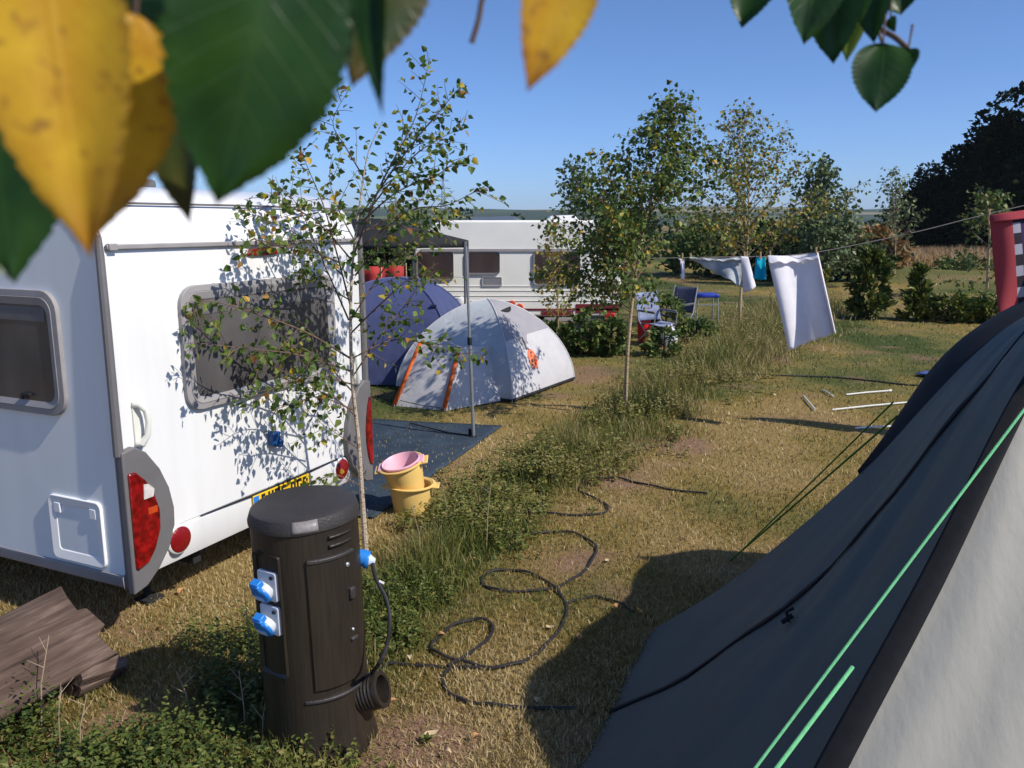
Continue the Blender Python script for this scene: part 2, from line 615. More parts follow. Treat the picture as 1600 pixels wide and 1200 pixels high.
# ------------------------------------------------------------------ weeds of the strip
def undergrowth():
    V, Fc, T = [], [], []
    off = 0
    # tall grass and leafy stems sampled along the strip
    def sample(n, wf=1.0):
        t = RNG.uniform(0, 1, n) ** 1.0
        seg = len(STRIP) - 1
        i = np.minimum((t * seg).astype(int), seg - 1); fr = t * seg - i
        A = np.array([(p.x, p.y) for p in STRIP])
        c = A[i] + (A[i + 1] - A[i]) * fr[:, None]
        d = unit(A[i + 1] - A[i]); nrm = np.stack([-d[:, 1], d[:, 0]], 1)
        w = np.interp(t, np.linspace(0, 1, len(STRIP_W)), STRIP_W) * wf
        q = np.clip(RNG.normal(0, .50, n), -1.35, 1.35)
        c = c + nrm * (q * w)[:, None]
        return c[:, 0], c[:, 1], t, np.abs(q)
    # blades
    n = 52000
    x, y, t, q = sample(n)
    cl = fbm(x * 2.2, y * 2.2, 77, 3)
    keep = cl + RNG.uniform(-.16, .16, n) > .40
    x, y, t, q, cl = x[keep], y[keep], t[keep], q[keep], cl[keep]
    n = len(x)
    h = (.05 + .14 * np.interp(t, [0, .3, .6, .85, 1], [.45, .65, 1.2, 2.4, 2.6])) * RNG.uniform(.3, 1.15, n) ** 1.3 * (1.3 - .85 * q) * (.25 + 1.6 * cl)
    w = RNG.uniform(.004, .007, n) * np.interp(t, [0, .5, 1], [1, 1.4, 3.2])
    tint = np.clip(.34 + .30 * np.interp(t, [0, .45, .7, 1], [0, .3, .8, .9]) + RNG.normal(0, .19, n) + .22 * q + (fbm(x * 1.3, y * 1.3, 99, 3) - .45) * .9, 0, 1)
    o = blades(x, y, h, w, RNG.uniform(.1, .8, n), tint, 'undergrowth', M_WEED, 'strip of tall tangled grass and weeds between the pitches', 'undergrowth')
    # leafy weeds
    P, A, Nn, S, TT = [], [], [], [], []
    def plant(x, y, h, nl, base_t, ls, spread=.5):
        b = np.array([x, y, 0.0])
        ang = RNG.uniform(0, 6.28)
        ln = np.array([math.cos(ang), math.sin(ang), 0]) * h * RNG.uniform(.05, spread)
        for k in range(nl):
            f = (k + .5) / nl
            c = b + ln * f ** 1.5 + np.array([0, 0, h * f])
            a = RNG.uniform(0, 6.28)
            ax = np.array([math.cos(a), math.sin(a), RNG.uniform(-.3, .7)])
            P.append(c); A.append(ax); Nn.append(np.array([RNG.normal(0, .4), RNG.normal(0, .4), 1.0]))
            S.append(ls * RNG.uniform(.6, 1.3) * (1.15 - .5 * f)); TT.append(np.clip(base_t + RNG.normal(0, .13), 0, 1))
    x, y, t, q = sample(3400, .95)
    cl = fbm(x * 1.7 + 5, y * 1.7, 31, 3)
    for i in range(len(x)):
        if cl[i] < .44: continue
        hh = (.06 + .20 * np.interp(t[i], [0, .3, .7, 1], [.5, .7, 1.1, 2.0])) * RNG.uniform(.5, 1.2) * (1.2 - .6 * q[i])
        plant(x[i], y[i], hh, int(7 + 16 * hh / .4), .34 + .26 * min(1, t[i] * 1.2) + (cl[i] - .5) * .5 + .06, .035 + .03 * t[i])
    # weeds at the foot of the log and left of the post
    for (px, py, r, cnt, hh, bt) in ((330, 1180, .34, 170, .20, .24), (215, 1210, .30, 110, .16, .30), (370, 1075, .20, 110, .30, .14), (120, 1215, .28, 90, .18, .26),
                                     (20, 1165, .2, 70, .30, .24), (400, 1010, .10, 40, .22, .3), (330, 1010, .16, 40, .2, .45), (600, 1000, .22, 120, .12, .34), (640, 930, .3, 160, .14, .36)):
        g = G(px, py)
        for k in range(cnt):
            a = RNG.uniform(0, 6.28); rr = r * math.sqrt(RNG.uniform(0, 1))
            X0, Y0 = g.x + rr * math.cos(a), g.y + rr * math.sin(a)
            if math.hypot(X0 + .835, Y0 - 3.29) < .27 or Y0 > 5: continue
            plant(X0, Y0, hh * RNG.uniform(.4, 1.2), int(RNG.integers(6, 13)), bt, .034)
    P, A, Nn = map(np.array, (P, A, Nn))
    o2 = leaves('undergrowth', P, A, Nn, S, .55, TT, M_WEED, None)
    tag(o2, 'leafy green weeds growing in the strip and round the post', 'undergrowth', kind='stuff')
undergrowth()

# dry seed stalks standing in the weeds
def stalks():
    m = MB()
    sp = [(395, 1080, .50), (385, 1150, .30), (410, 1170, .25), (65, 1150, .42), (95, 1185, .35), (125, 1195, .30), (300, 1130, .28), (760, 860, .45), (660, 880, .40), (1180, 560, .7), (1090, 590, .6), (700, 830, .4), (900, 700, .5)]
    for k, (px, py, h) in enumerate(sp):
        g = G(px, py)
        a = random.uniform(0, 6.28); L = h * random.uniform(.1, .35)
        pts = [g, g + Vector((math.cos(a) * L * .3, math.sin(a) * L * .3, h * .55)), g + Vector((math.cos(a) * L, math.sin(a) * L, h))]
        m.tube(pts, [.003, .0025, .0015], 5)
        for j in range(3):
            p = pts[1].lerp(pts[2], j / 3.0)
            b = random.uniform(0, 6.28)
            m.tube([p, p + Vector((math.cos(b) * .06, math.sin(b) * .06, .05))], [.0018, .001], 4)
    o = m.build('dry_weed_stalks', simple('dry_stalk', (.34, .26, .18), .8, .2, .2), origin=G(395, 1080))
    tag(o, 'thin dry seed stalks standing among the weeds', 'undergrowth', kind='stuff')
stalks()

# ------------------------------------------------------------------ far land
def hills():
    m, nt, out = new_mat('hill_fields')
    tc = N(nt, 'ShaderNodeTexCoord')
    vo = N(nt, 'ShaderNodeTexVoronoi'); vo.inputs['Scale'].default_value = .006
    nt.links.new(tc.outputs['Object'], vo.inputs['Vector'])
    sep = N(nt, 'ShaderNodeSeparateColor'); nt.links.new(vo.outputs['Color'], sep.inputs['Color'])
    r = ramp(nt, [(0, (.025, .045, .02)), (.5, (.04, .065, .03)), (.62, (.10, .12, .05)), (.85, (.22, .19, .09)), (1, (.06, .09, .03))], 'CONSTANT')
    nt.links.new(sep.outputs['Red'], r.inputs['Fac'])
    b = N(nt, 'ShaderNodeBsdfPrincipled'); b.inputs['Roughness'].default_value = 1; b.inputs['Specular IOR Level'].default_value = 0
    nt.links.new(r.outputs['Color'], b.inputs['Base Color'])
    nt.links.new(b.outputs['BSDF'], out.inputs['Surface'])
    X = np.linspace(-3200, 3600, 180); Y = np.linspace(900, 4200, 70)
    gx, gy = np.meshgrid(X, Y)
    f = np.clip((gy - 950) / 1100, 0, 1); f = f * f * (3 - 2 * f)
    z = f * (30 + 54 * (fbm(gx / 900, gy / 900, 5, 4) - .35)) - 2
    z = z + np.where(gy > 1500, 6 * fbm(gx / 60, gy / 60, 8, 2), 0) * f
    V = np.stack([gx, gy, z], -1).reshape(-1, 3)
    nx, ny = len(X), len(Y)
    i = np.arange((nx - 1) * (ny - 1)); a = (i // (nx - 1)) * nx + i % (nx - 1)
    o = npmesh('hills', V, np.stack([a, a + 1, a + nx + 1, a + nx], 1), m, smooth=True)
    kind(o, 'structure')
hills()

def clump_cloud(centres, radii, n_each, size, seed, flat=.8, upbias=.3):
    r = np.random.default_rng(seed)
    P, A, Nn, S, T = [], [], [], [], []
    for c, rad in zip(centres, radii):
        n = max(4, int(n_each * rad ** 2))
        d = unit(r.normal(0, 1, (n, 3)))
        rr = rad * r.uniform(.55, 1.0, n) ** .5
        p = np.array(c) + d * rr[:, None] * np.array([1, 1, flat])
        P.append(p)
        A.append(unit(d + r.normal(0, .6, (n, 3)) + np.array([0, 0, upbias])))
        Nn.append(unit(d + r.normal(0, .7, (n, 3)) + np.array([0, 0, .4])))
        S.append(size * r.uniform(.6, 1.3, n))
        T.append(np.clip(r.uniform(.1, .9, n) * .55 + r.uniform(0, .45) , 0, 1))
    return np.concatenate(P), np.concatenate(A), np.concatenate(Nn), np.concatenate(S), np.concatenate(T)

# far hedgerow in front of the hills: one mass
def hedgerow():
    cs, rs = [], []
    for k in range(190):
        x = random.uniform(-40, 62); y = random.uniform(78, 92)
        h = random.uniform(.3, 1.7) + (1.2 if random.random() < .12 else 0)
        cs.append((x, y, h)); rs.append(random.uniform(.8, 1.5))
    P, A, Nn, S, T = clump_cloud(cs, rs, 70, .35, 3)
    o = leaves('hedgerow_foliage', P, A, Nn, S, .8, T, M_HEDGE, None)
    tag(o, 'low dark green hedgerow along the far side of the field', 'hedge', kind='stuff')
hedgerow()

# dark wood on the right: each tree a thing
def wood():
    def proto(seed, label):
        r = random.Random(seed)
        cs, rs = [], []
        for k in range(46):
            a = r.uniform(0, 6.28); f = r.random() ** .6
            z = r.uniform(.02, 1.0)
            rad = (1 - (max(0, z - .45) / .62) ** 2) ** .5 if z > .45 else (.85 + .15 * z / .45)
            cs.append((math.cos(a) * f * 3.6 * rad, math.sin(a) * f * 3.6 * rad, .5 + z * 8.6))
            rs.append(r.uniform(.9, 1.6))
        P, A, Nn, S, T = clump_cloud(cs, rs, 120, .33, seed, .75)
        root = thing('woodland_tree', label, 'tree', (0, 0, 0), group='tall dark trees of the wood')
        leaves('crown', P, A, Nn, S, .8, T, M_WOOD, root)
        m = MB()
        m.tube([(0, 0, -.2), (.1, 0, 3), (0, .1, 6), (.1, .1, 8.3)], [.42, .33, .2, .06], 10)
        for k in range(6):
            a = k * 1.05; z = 2.2 + k * .8
            m.tube([(0, 0, z), (math.cos(a) * 1.3, math.sin(a) * 1.3, z + 1.0), (math.cos(a) * 2.4, math.sin(a) * 2.4, z + 1.6)], [.16, .10, .04], 6)
        m.build('trunk', M_DARKBARK, root)
        return root
    specs = [  # px of the base, distance, scale, wide
        (1455, 63, .66, 1.0, 'lowest dark tree at the left end of the wood'),
        (1490, 60, .76, 1.0, 'dark rounded tree second from the left end of the wood'),
        (1540, 58, .90, 1.05, 'dark tree rising in a step above the lower left end of the wood'),
        (1608, 56, 1.10, 1.1, 'tallest dark tree of the wood, cut off by the right edge of the photo'),
        (1700, 54, 1.25, 1.1, 'huge dark tree beyond the right end of the wood'),
        (1424, 72, .50, 1.0, 'small dark tree at the outer left foot of the wood'),
        (1560, 66, .78, 1.1, 'dark tree filling the gap low down behind the wood front'),
        (1650, 62, .95, 1.1, 'dark tree deep in the wood behind the hanging red cloth')]
    ps = [proto(41, 'x'), proto(57, 'x'), proto(63, 'x')]
    for i, (px, Y, sc, wd, lab) in enumerate(specs):
        if i < 3:
            t = ps[i]
        else:
            src = ps[i % 3]
            t = src.copy(); COL.objects.link(t)
            for ch in list(src.children):
                c = ch.copy(); COL.objects.link(c); c.parent = t
        g = AT(px, 400, Y)
        t.location = (g.x, Y, 0)
        t.scale = (sc * wd, sc * wd, sc)
        t.rotation_euler = (0, 0, i * 1.7)
        t['label'] = lab
wood()

def dry_field():
    n = 16000
    y = RNG.uniform(44, 56, n); x = y * RNG.uniform(.36, .72, n)
    cl = fbm(x * .4, y * .4, 15, 3)
    h = RNG.uniform(.55, 1.0, n) * (.7 + .6 * cl)
    blades(x, y, h, RNG.uniform(.03, .06, n), RNG.uniform(.1, .6, n), np.clip(RNG.uniform(0, 1, n) * .7 + .3 * cl, 0, 1), 'dry_field_grass', M_FIELD,
           'band of tall pinkish tan dry grass in front of the wood', 'grass', z=np.zeros(n) - .01)
dry_field()

# ------------------------------------------------------------------ trees with trunk, limbs and leaf crowns
def arc(rng, p, d, L, nseg, droop, jit):
    pts = [np.array(p, float)]
    d = np.array(d, float); d /= np.linalg.norm(d)
    for i in range(nseg):
        d = d + np.array([rng.normal(0, jit), rng.normal(0, jit), rng.normal(0, jit) - droop / nseg])
        d /= np.linalg.norm(d)
        pts.append(pts[-1] + d * L / nseg)
    return pts

def along(pts, f):
    k = f * (len(pts) - 1)
    i = min(int(k), len(pts) - 2)
    t = k - i
    a, b = np.array(pts[i], float), np.array(pts[i + 1], float)
    d = b - a
    return a + d * t, d / max(1e-9, np.linalg.norm(d))

def smooth_poly(pts, n=4):
    pts = [np.array(p, float) for p in pts]
    out = []
    for i in range(len(pts) - 1):
        p0 = pts[max(i - 1, 0)]; p1 = pts[i]; p2 = pts[i + 1]; p3 = pts[min(i + 2, len(pts) - 1)]
        for k in range(n):
            t = k / n
            out.append(.5 * ((2 * p1) + (-p0 + p2) * t + (2 * p0 - 5 * p1 + 4 * p2 - p3) * t * t + (-p0 + 3 * p1 - 3 * p2 + p3) * t ** 3))
    out.append(pts[-1])
    return out

def sapling(name, label, cat, trunk, tr, seed, leaf, limbs=None, auto=0, lo=.3, spread=1.0, elev=45, twig=.25, twigstep=.11, lstep=.05,
            tint=(.45, .18), yellow=.06, mat=None, bark=None, group=None, droop=.25, prof=None, nper=1, hang=.6, avoid=None, limbbark=None):
    rng = np.random.default_rng(seed)
    mat = mat or M_BIRCHLEAF
    bark = bark or M_BARK
    trunk = smooth_poly(trunk, 5)
    base = trunk[0]
    root = thing(name, label, cat, tuple(base), group=group)
    mb = MB()
    n = len(trunk)
    mb.tube([tuple(p) for p in trunk], [max(.003, tr * (1 - .9 * (i / (n - 1)) ** .75)) for i in range(n)], 8)
    L = []
    for l in (limbs or []):
        L.append(smooth_poly(l, 4))
    ht = sum(np.linalg.norm(trunk[i + 1] - trunk[i]) for i in range(n - 1))
    for k in range(auto):
        f = lo + (1 - lo) * (k + .5) / auto
        p, d = along(trunk, f)
        a = k * 2.399 + rng.uniform(-.4, .4)
        if avoid and f < avoid and math.cos(a) > -.1 and math.sin(a) < .8: a = math.pi - a
        e = math.radians(elev + rng.uniform(-14, 14) + 18 * f)
        ln = spread * (prof(f) if prof else (1.05 - f) ** .8) * rng.uniform(.65, 1.15)
        L.append(arc(rng, p, (math.cos(a) * math.cos(e), math.sin(a) * math.cos(e), math.sin(e)), max(.12, ln), 6, droop, .09))
    P, A, Nn, S, T = [], [], [], [], []
    def leafrun(pts, start=.15, step=lstep):
        ln = sum(np.linalg.norm(pts[i + 1] - pts[i]) for i in range(len(pts) - 1))
        cnt = max(1, int(ln / step))
        for k in range(cnt):
            f = start + (1 - start) * (k + rng.uniform(.2, .9)) / cnt
            p, d = along(pts, min(f, 1))
            for q in range(nper):
                s = np.cross(d, rng.normal(0, 1, 3)); s /= max(1e-6, np.linalg.norm(s))
                ax = s * .8 + d * .5 + np.array([0, 0, -hang * rng.uniform(.3, 1.4)])
                P.append(p + s * leaf * .25); A.append(ax)
                Nn.append(rng.normal(0, 1, 3) + np.array([0, -.2, .35]))
                S.append(leaf * rng.uniform(.6, 1.15))
                t = rng.normal(*tint)
                if rng.random() < yellow: t = rng.uniform(.86, 1.0)
                T.append(min(1, max(0, t)))
    tm = mb
    mb = MB()
    for l in L:
        ln = sum(np.linalg.norm(l[i + 1] - l[i]) for i in range(len(l) - 1))
        r0 = min(tr * .45, .0022 + ln * .0045)
        mb.tube([tuple(p) for p in l], [max(.0015, r0 * (1 - .85 * i / (len(l) - 1))) for i in range(len(l))], 5)
        leafrun(l, .3)
        cnt = int(ln / twigstep)
        for k in range(cnt):
            f = .12 + .86 * (k + rng.uniform(.2, .8)) / cnt
            p, d = along(l, f)
            s = np.cross(d, rng.normal(0, 1, 3)); s /= max(1e-6, np.linalg.norm(s))
            tl = twig * rng.uniform(.4, 1.2) * (1.15 - .6 * f)
            tw = arc(rng, p, d * .8 + s, tl, 3, droop * .8, .12)
            mb.tube([tuple(q) for q in tw], [.0022, .0018, .0014, .001], 4, cap=False)
            leafrun(tw, .1)
    leafrun(trunk[int(n * .7):], 0, lstep * .6)
    if mb.v: mb.build('limbs', limbbark or bark, root)
    mb = tm
    # buried slightly so no gap shows at the foot
    mb.tube([tuple(base + np.array([0, 0, -.05])), tuple(base + np.array([0, 0, .02]))], [tr * 1.25, tr * 1.02], 8)
    mb.build('trunk', bark, root)
    leaves('crown', P, A, Nn, S, .78, T, mat, root)
    return root

# the thin birch in front of the white caravan
def near_birch():
    Y = 5.28
    q = lambda px, py, y=Y: tuple(AT(px, py, y))
    b = G(572, 868)
    trunk = [tuple(b), q(566, 780, 5.27), q(560, 690, 5.25), q(550, 590, 5.2), q(548, 480, 5.18), q(552, 400, 5.2), q(562, 320, 5.2), q(575, 240, 5.2), q(598, 190, 5.2)]
    limbs = [
        [q(552, 400), q(590, 300, 5.25), q(620, 240, 5.3), q(650, 180, 5.3), q(672, 90, 5.3)],
        [q(590, 300), q(640, 230, 5.15), q(690, 170, 5.05), q(722, 132, 5.0)],
        [q(575, 330), q(640, 250, 5.35), q(690, 215, 5.4), q(726, 200, 5.45)],
        [q(560, 390), q(640, 330, 5.2), q(700, 320, 5.1), q(758, 290, 5.0)],
        [q(562, 350), q(620, 300, 5.0), q(690, 270, 4.9), q(700, 240, 4.85)],
        [q(548, 480), q(522, 380, 5.15), q(505, 320, 5.1), q(480, 260, 5.05), q(470, 235, 5.0)],
        [q(535, 430), q(470, 370, 5.1), q(420, 345, 5.05), q(378, 325, 5.0)],
        [q(530, 410), q(480, 390, 4.9), q(430, 385, 4.75), q(378, 392, 4.65)],
        [q(545, 500, 5.18), q(510, 420, 5.3), q(470, 330, 5.3), q(440, 290, 5.3)],
        [q(548, 560, 5.2), q(480, 520, 4.9), q(400, 490, 4.65), q(325, 470, 4.5), q(300, 490, 4.45)],
        [q(548, 580, 5.2), q(470, 555, 4.85), q(390, 545, 4.55), q(300, 535, 4.35)],
        [q(549, 600, 5.2), q(500, 590, 4.95), q(440, 600, 4.75), q(400, 625, 4.6)],
        [q(556, 650, 5.22), q(520, 620, 5.05), q(470, 600, 4.95), q(430, 570, 4.85)],
        [q(558, 700, 5.25), q(530, 680, 5.15), q(500, 660, 5.05), q(480, 640, 5.0)],
        [q(550, 590, 5.2), q(590, 530, 5.3), q(630, 480, 5.4), q(660, 440, 5.45)],
        [q(549, 520, 5.18), q(600, 470, 5.0), q(650, 430, 4.9), q(690, 440, 4.85)],
        [q(550, 560, 5.2), q(620, 530, 5.3), q(690, 545, 5.35), q(760, 560, 5.4)],
        [q(548, 500, 5.2), q(600, 420, 5.3), q(640, 380, 5.35), q(680, 350, 5.4)],
        [q(555, 430, 5.2), q(585, 390, 4.95), q(610, 350, 4.85), q(640, 330, 4.8)],
        [q(548, 470, 5.2), q(500, 440, 5.25), q(470, 410, 5.25), q(450, 380, 5.2)],
        [q(570, 280), q(540, 230, 5.1), q(520, 190, 5.05), q(545, 140, 5.0)],
        [q(560, 340), q(600, 290, 5.1), q(640, 270, 5.05), q(668, 285, 5.0)],
        [q(556, 380), q(530, 330, 5.3), q(515, 280, 5.35), q(520, 240, 5.4)],
        [q(552, 410), q(500, 350, 4.95), q(450, 320, 4.8), q(420, 300, 4.75)],
        [q(556, 370), q(610, 340, 5.35), q(660, 330, 5.45), q(705, 345, 5.5)],
        [q(549, 610, 5.2), q(500, 560, 5.0), q(450, 540, 4.9), q(400, 570, 4.8)],
        [q(551, 640, 5.21), q(500, 620, 4.9), q(460, 630, 4.75), q(430, 640, 4.7)],
        [q(566, 760, 5.26), q(535, 745, 5.2), q(515, 740, 5.15), q(508, 760, 5.12)],
    ]
    sapling('birch_sapling', 'slender young birch with a pale thin trunk in front of the white caravan', 'tree', trunk, .021, 5, .050, limbs=limbs, limbbark=M_LIMB,
            twig=.27, twigstep=.062, lstep=.038, tint=(.53, .19), yellow=.07, group='young birches along the weedy strip')
near_birch()

def mid_trees():
    # dense birch with a bare stem
    Y = 9.4
    b = G(977, 648)
    q = lambda px, py, y=Y: tuple(AT(px, py, y))
    tr = [tuple(b), q(980, 560), q(988, 470), q(998, 400), q(1012, 330), q(1030, 260), q(1045, 205), q(1050, 165)]
    sapling('birch_sapling', 'bushy dark green birch on a bare pale stem left of the washing line', 'tree', tr, .028, 21, .062, auto=100, lo=.25, spread=1.40, elev=27, avoid=.50, limbbark=M_LIMB,
            twig=.34, twigstep=.064, lstep=.042, tint=(.50, .18), yellow=.05, bark=M_BARK2, group='young birches along the weedy strip', droop=.3,
            prof=lambda f: .07 + .93 * min(1, ((1.0 - f) * 1.55) ** 1.25) * (.7 + .3 * min(1, (f - .28) * 6)))
    Y = 17.5
    b = AT(1156, 505, Y); b.z = 0
    q = lambda px, py, y=Y: tuple(AT(px, py, y))
    tr = [tuple(b), q(1158, 450), q(1166, 400), q(1170, 330), q(1166, 270), q(1160, 215), q(1158, 175)]
    sapling('birch_sapling', 'yellowing birch standing behind the grey and cyan washing', 'tree', tr, .04, 33, .085, auto=72, lo=.24, spread=2.7, elev=33, limbbark=M_LIMB,
            twig=.48, twigstep=.12, lstep=.08, tint=(.46, .2), yellow=.16, mat=M_BIRCHY, bark=M_BARK2, group='young birches along the weedy strip', droop=.15,
            prof=lambda f: .06 + .94 * min(1, ((1.0 - f) * 1.45) ** 1.25))
    # feathery grey green tree
    Y = 30
    b = AT(1285, 445, Y); b.z = 0
    q = lambda px, py, y=Y: tuple(AT(px, py, y))
    sapling('willow_tree', 'feathery grey green tree behind the white towel', 'tree', [tuple(b), q(1284, 400), q(1282, 340), q(1286, 278)],   .07, 45, .19, auto=80, lo=.08, spread=2.5,
            elev=48, twig=.7, twigstep=.2, lstep=.13, tint=(.5, .2), yellow=0, mat=M_WILLOW, bark=M_TWIG, droop=0.0, prof=lambda f: .3 + .7 * (1 - f))
    # thin pale sapling in front of the wood
    Y = 36
    b = AT(1398, 420, Y); b.z = 0
    q = lambda px, py, y=Y: tuple(AT(px, py, y))
    sapling('field_sapling', 'thin open sapling with sparse grey leaves left of the dark wood', 'tree', [tuple(b), q(1399, 380), q(1397, 330), q(1394, 285)], .05, 51, .17, auto=40, lo=.2, spread=2.2,
            elev=52, twig=.6, twigstep=.3, lstep=.2, tint=(.6, .2), yellow=.03, mat=M_WILLOW, bark=M_BARK2, droop=0, prof=lambda f: .35 + .6 * (1 - f))
    # young light green tree by the red cloth
    Y = 25
    b = AT(1548, 405, Y); b.z = 0
    q = lambda px, py, y=Y: tuple(AT(px, py, y))
    sapling('field_sapling', 'light green young tree against the wood beside the red cloth', 'tree', [tuple(b), q(1546, 370), q(1544, 340), q(1540, 312)], .05, 53, .15, auto=40, lo=.05, spread=1.5,
            elev=30, twig=.5, twigstep=.16, lstep=.12, tint=(.55, .15), yellow=.03, mat=M_BUSH, bark=M_BARK2, droop=.1, prof=lambda f: .3 + .7 * (1 - f))
    # little tree against the far caravan
    Y = 14.6
    b = AT(872, 520, Y); b.z = 0
    q = lambda px, py, y=Y: tuple(AT(px, py, y))
    sapling('birch_sapling', 'small yellow green sapling in front of the far caravan window', 'tree', [tuple(b), q(872, 480), q(868, 430), q(860, 372)], .016, 61, .075, auto=40, lo=.2, spread=.8,
            elev=42, twig=.22, twigstep=.09, lstep=.07, tint=(.62, .17), yellow=.15, mat=M_BIRCHY, bark=M_BARK2, group='young birches along the weedy strip', droop=.1, prof=lambda f: .35 + .65 * (1 - f))
    # tree crown showing behind the left of the bushy birch and behind the far caravan
    Y = 42
    b = AT(900, 400, Y); b.z = 0
    q = lambda px, py, y=Y: tuple(AT(px, py, y))
    sapling('field_sapling', 'hazy grey green tree top rising behind the far caravan roof', 'tree', [tuple(b), q(901, 360), q(897, 310), q(896, 270)], .09, 71, .24, auto=44, lo=.3, spread=2.3,
            elev=48, twig=.7, twigstep=.3, lstep=.2, tint=(.5, .2), yellow=0, mat=M_WILLOW, bark=M_TWIG, droop=0, prof=lambda f: .35 + .65 * (1 - f))
mid_trees()

def cone_bush(name, label, px, py, Y, h, r, seed, mat, n, size, shape='cone', group=None, cat='conifer', wid=.4):
    rng = np.random.default_rng(seed)
    b = AT(px, py, Y); b.z = 0
    root = thing(name, label, cat, tuple(b), group=group)
    P, A, Nn, S, T = [], [], [], [], []
    nc = max(8, int(n / 26))
    for k in range(nc):
        f = rng.random() ** 1.15
        a = rng.uniform(0, 6.28)
        rr = r * ((1 - f) ** .75 if shape == 'cone' else math.sqrt(max(.05, 1 - (f * 1.9 - .75) ** 2 * .9))) * rng.uniform(.5, 1.08)
        c = np.array([math.cos(a) * rr, math.sin(a) * rr, .05 * h + f * h * .95])
        out = np.array([math.cos(a), math.sin(a), .75 if shape == 'cone' else .4])
        ct = rng.normal(0, .1)
        for j in range(26):
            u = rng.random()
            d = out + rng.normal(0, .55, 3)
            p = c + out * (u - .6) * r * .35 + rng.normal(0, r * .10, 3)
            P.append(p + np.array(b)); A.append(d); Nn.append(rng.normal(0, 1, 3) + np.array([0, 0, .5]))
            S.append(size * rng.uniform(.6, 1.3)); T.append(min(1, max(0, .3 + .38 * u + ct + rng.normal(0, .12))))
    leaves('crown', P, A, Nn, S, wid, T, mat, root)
    m = MB()
    m.tube([b + Vector((0, 0, -.05)), b + Vector((0, 0, h * .5)), b + Vector((0, 0, h * .9))], [max(.02, r * .07), .02, .008], 7)
    for k in range(5):
        a = k * 1.3
        z = h * (.15 + .12 * k)
        m.tube([b + Vector((0, 0, z)), b + Vector((math.cos(a) * r * .5, math.sin(a) * r * .5, z + h * .12))], [.014, .006], 5)
    m.build('trunk', M_DARKBARK, root)
    return root

def bushes():
    g1 = 'dwarf conifers across the lawn'
    cone_bush('dwarf_conifer', 'tallest dwarf conifer, right of the white towel', 1356, 497, 19.6, 1.58, .40, 1, M_CONIFER, 2600, .16, 'egg', g1)
    cone_bush('dwarf_conifer', 'narrow dwarf conifer with a yellow tip in the middle of the row', 1432, 500, 19.3, 1.22, .34, 2, M_CONIFER, 1700, .15, 'cone', g1)
    cone_bush('dwarf_conifer', 'low spreading dwarf conifer in the row, nearest the tent ridge', 1480, 503, 19.1, .60, .52, 3, M_CONIFER, 1500, .14, 'egg', g1)
    cone_bush('dwarf_conifer', 'low dark conifer partly behind the black tent edge under the red cloth', 1545, 505, 18.9, .62, .45, 4, M_CONIFER, 1300, .14, 'egg', g1)
    g2 = 'shrubs in front of the far caravan'
    cone_bush('green_shrub', 'rounded green shrub at the right end of the grey dome tent', 912, 551, 14.2, .74, .34, 11, M_BUSH, 1300, .10, 'egg', g2, 'shrub', .6)
    cone_bush('green_shrub', 'dark low shrub in front of the far caravan stripes', 864, 535, 15.0, .42, .42, 12, M_BUSH, 1000, .10, 'egg', g2, 'shrub', .6)
    cone_bush('green_shrub', 'yellowish shrub just left of the bare birch stem', 955, 553, 14.0, .62, .30, 13, M_BUSH, 1000, .10, 'egg', g2, 'shrub', .6)
    cone_bush('green_shrub', 'dark green shrub right of the bare birch stem under its crown', 1040, 520, 16.2, .80, .42, 14, M_BUSH, 900, .11, 'egg', g2, 'shrub', .6)
    cone_bush('green_shrub', 'small pointed sprig rising behind the top of the grey dome tent', 788, 520, 14.4, .78, .16, 15, M_BUSH, 300, .10, 'cone', g2, 'shrub', .6)
    cone_bush('green_shrub', 'leafy shrub standing in front of the camping chairs', 1038, 548, 14.0, .46, .32, 16, M_BUSH, 700, .085, 'egg', g2, 'shrub', .6)
    cone_bush('green_shrub', 'low shrub in front of the blue topped table', 1088, 522, 15.6, .40, .34, 17, M_BUSH, 600, .09, 'egg', g2, 'shrub', .6)
    g3 = 'bushes at the edge of the far field'
    cone_bush('rust_bush', 'rust brown bush left of the dark wood', 1366, 425, 38, 1.9, 1.15, 21, M_RUST, 1500, .26, 'egg', g3, 'bush', .6)
    cone_bush('rust_bush', 'lower brown bush with an orange top near the hedgerow', 1318, 420, 41, 1.6, 1.3, 22, M_RUST, 900, .26, 'egg', g3, 'bush', .6)
    cone_bush('green_bush', 'wide dark green bush behind the yellowing birch', 1215, 440, 34, 2.2, 2.3, 23, M_HEDGE, 2400, .28, 'egg', g3, 'bush', .7)
    cone_bush('green_bush', 'mid green bush left of the yellowing birch trunk', 1105, 430, 36, 2.2, 2.0, 24, M_BUSH, 2000, .28, 'egg', g3, 'bush', .7)
    cone_bush('green_bush', 'dark bush under the feathery grey green tree', 1325, 445, 33, 1.3, 1.5, 25, M_HEDGE, 1400, .25, 'egg', g3, 'bush', .7)
    cone_bush('nettle_clump', 'green nettles along the front of the dry field', 1508, 426, 41, .48, 1.3, 26, M_BUSH, 800, .2, 'egg', None, 'plant', .5)
    cone_bush('yellow_flower_clump', 'yellow flowering weeds above the towel', 1290, 430, 22, 1.05, .22, 27, M_BIRCHY, 260, .09, 'cone', None, 'plant', .6)
bushes()

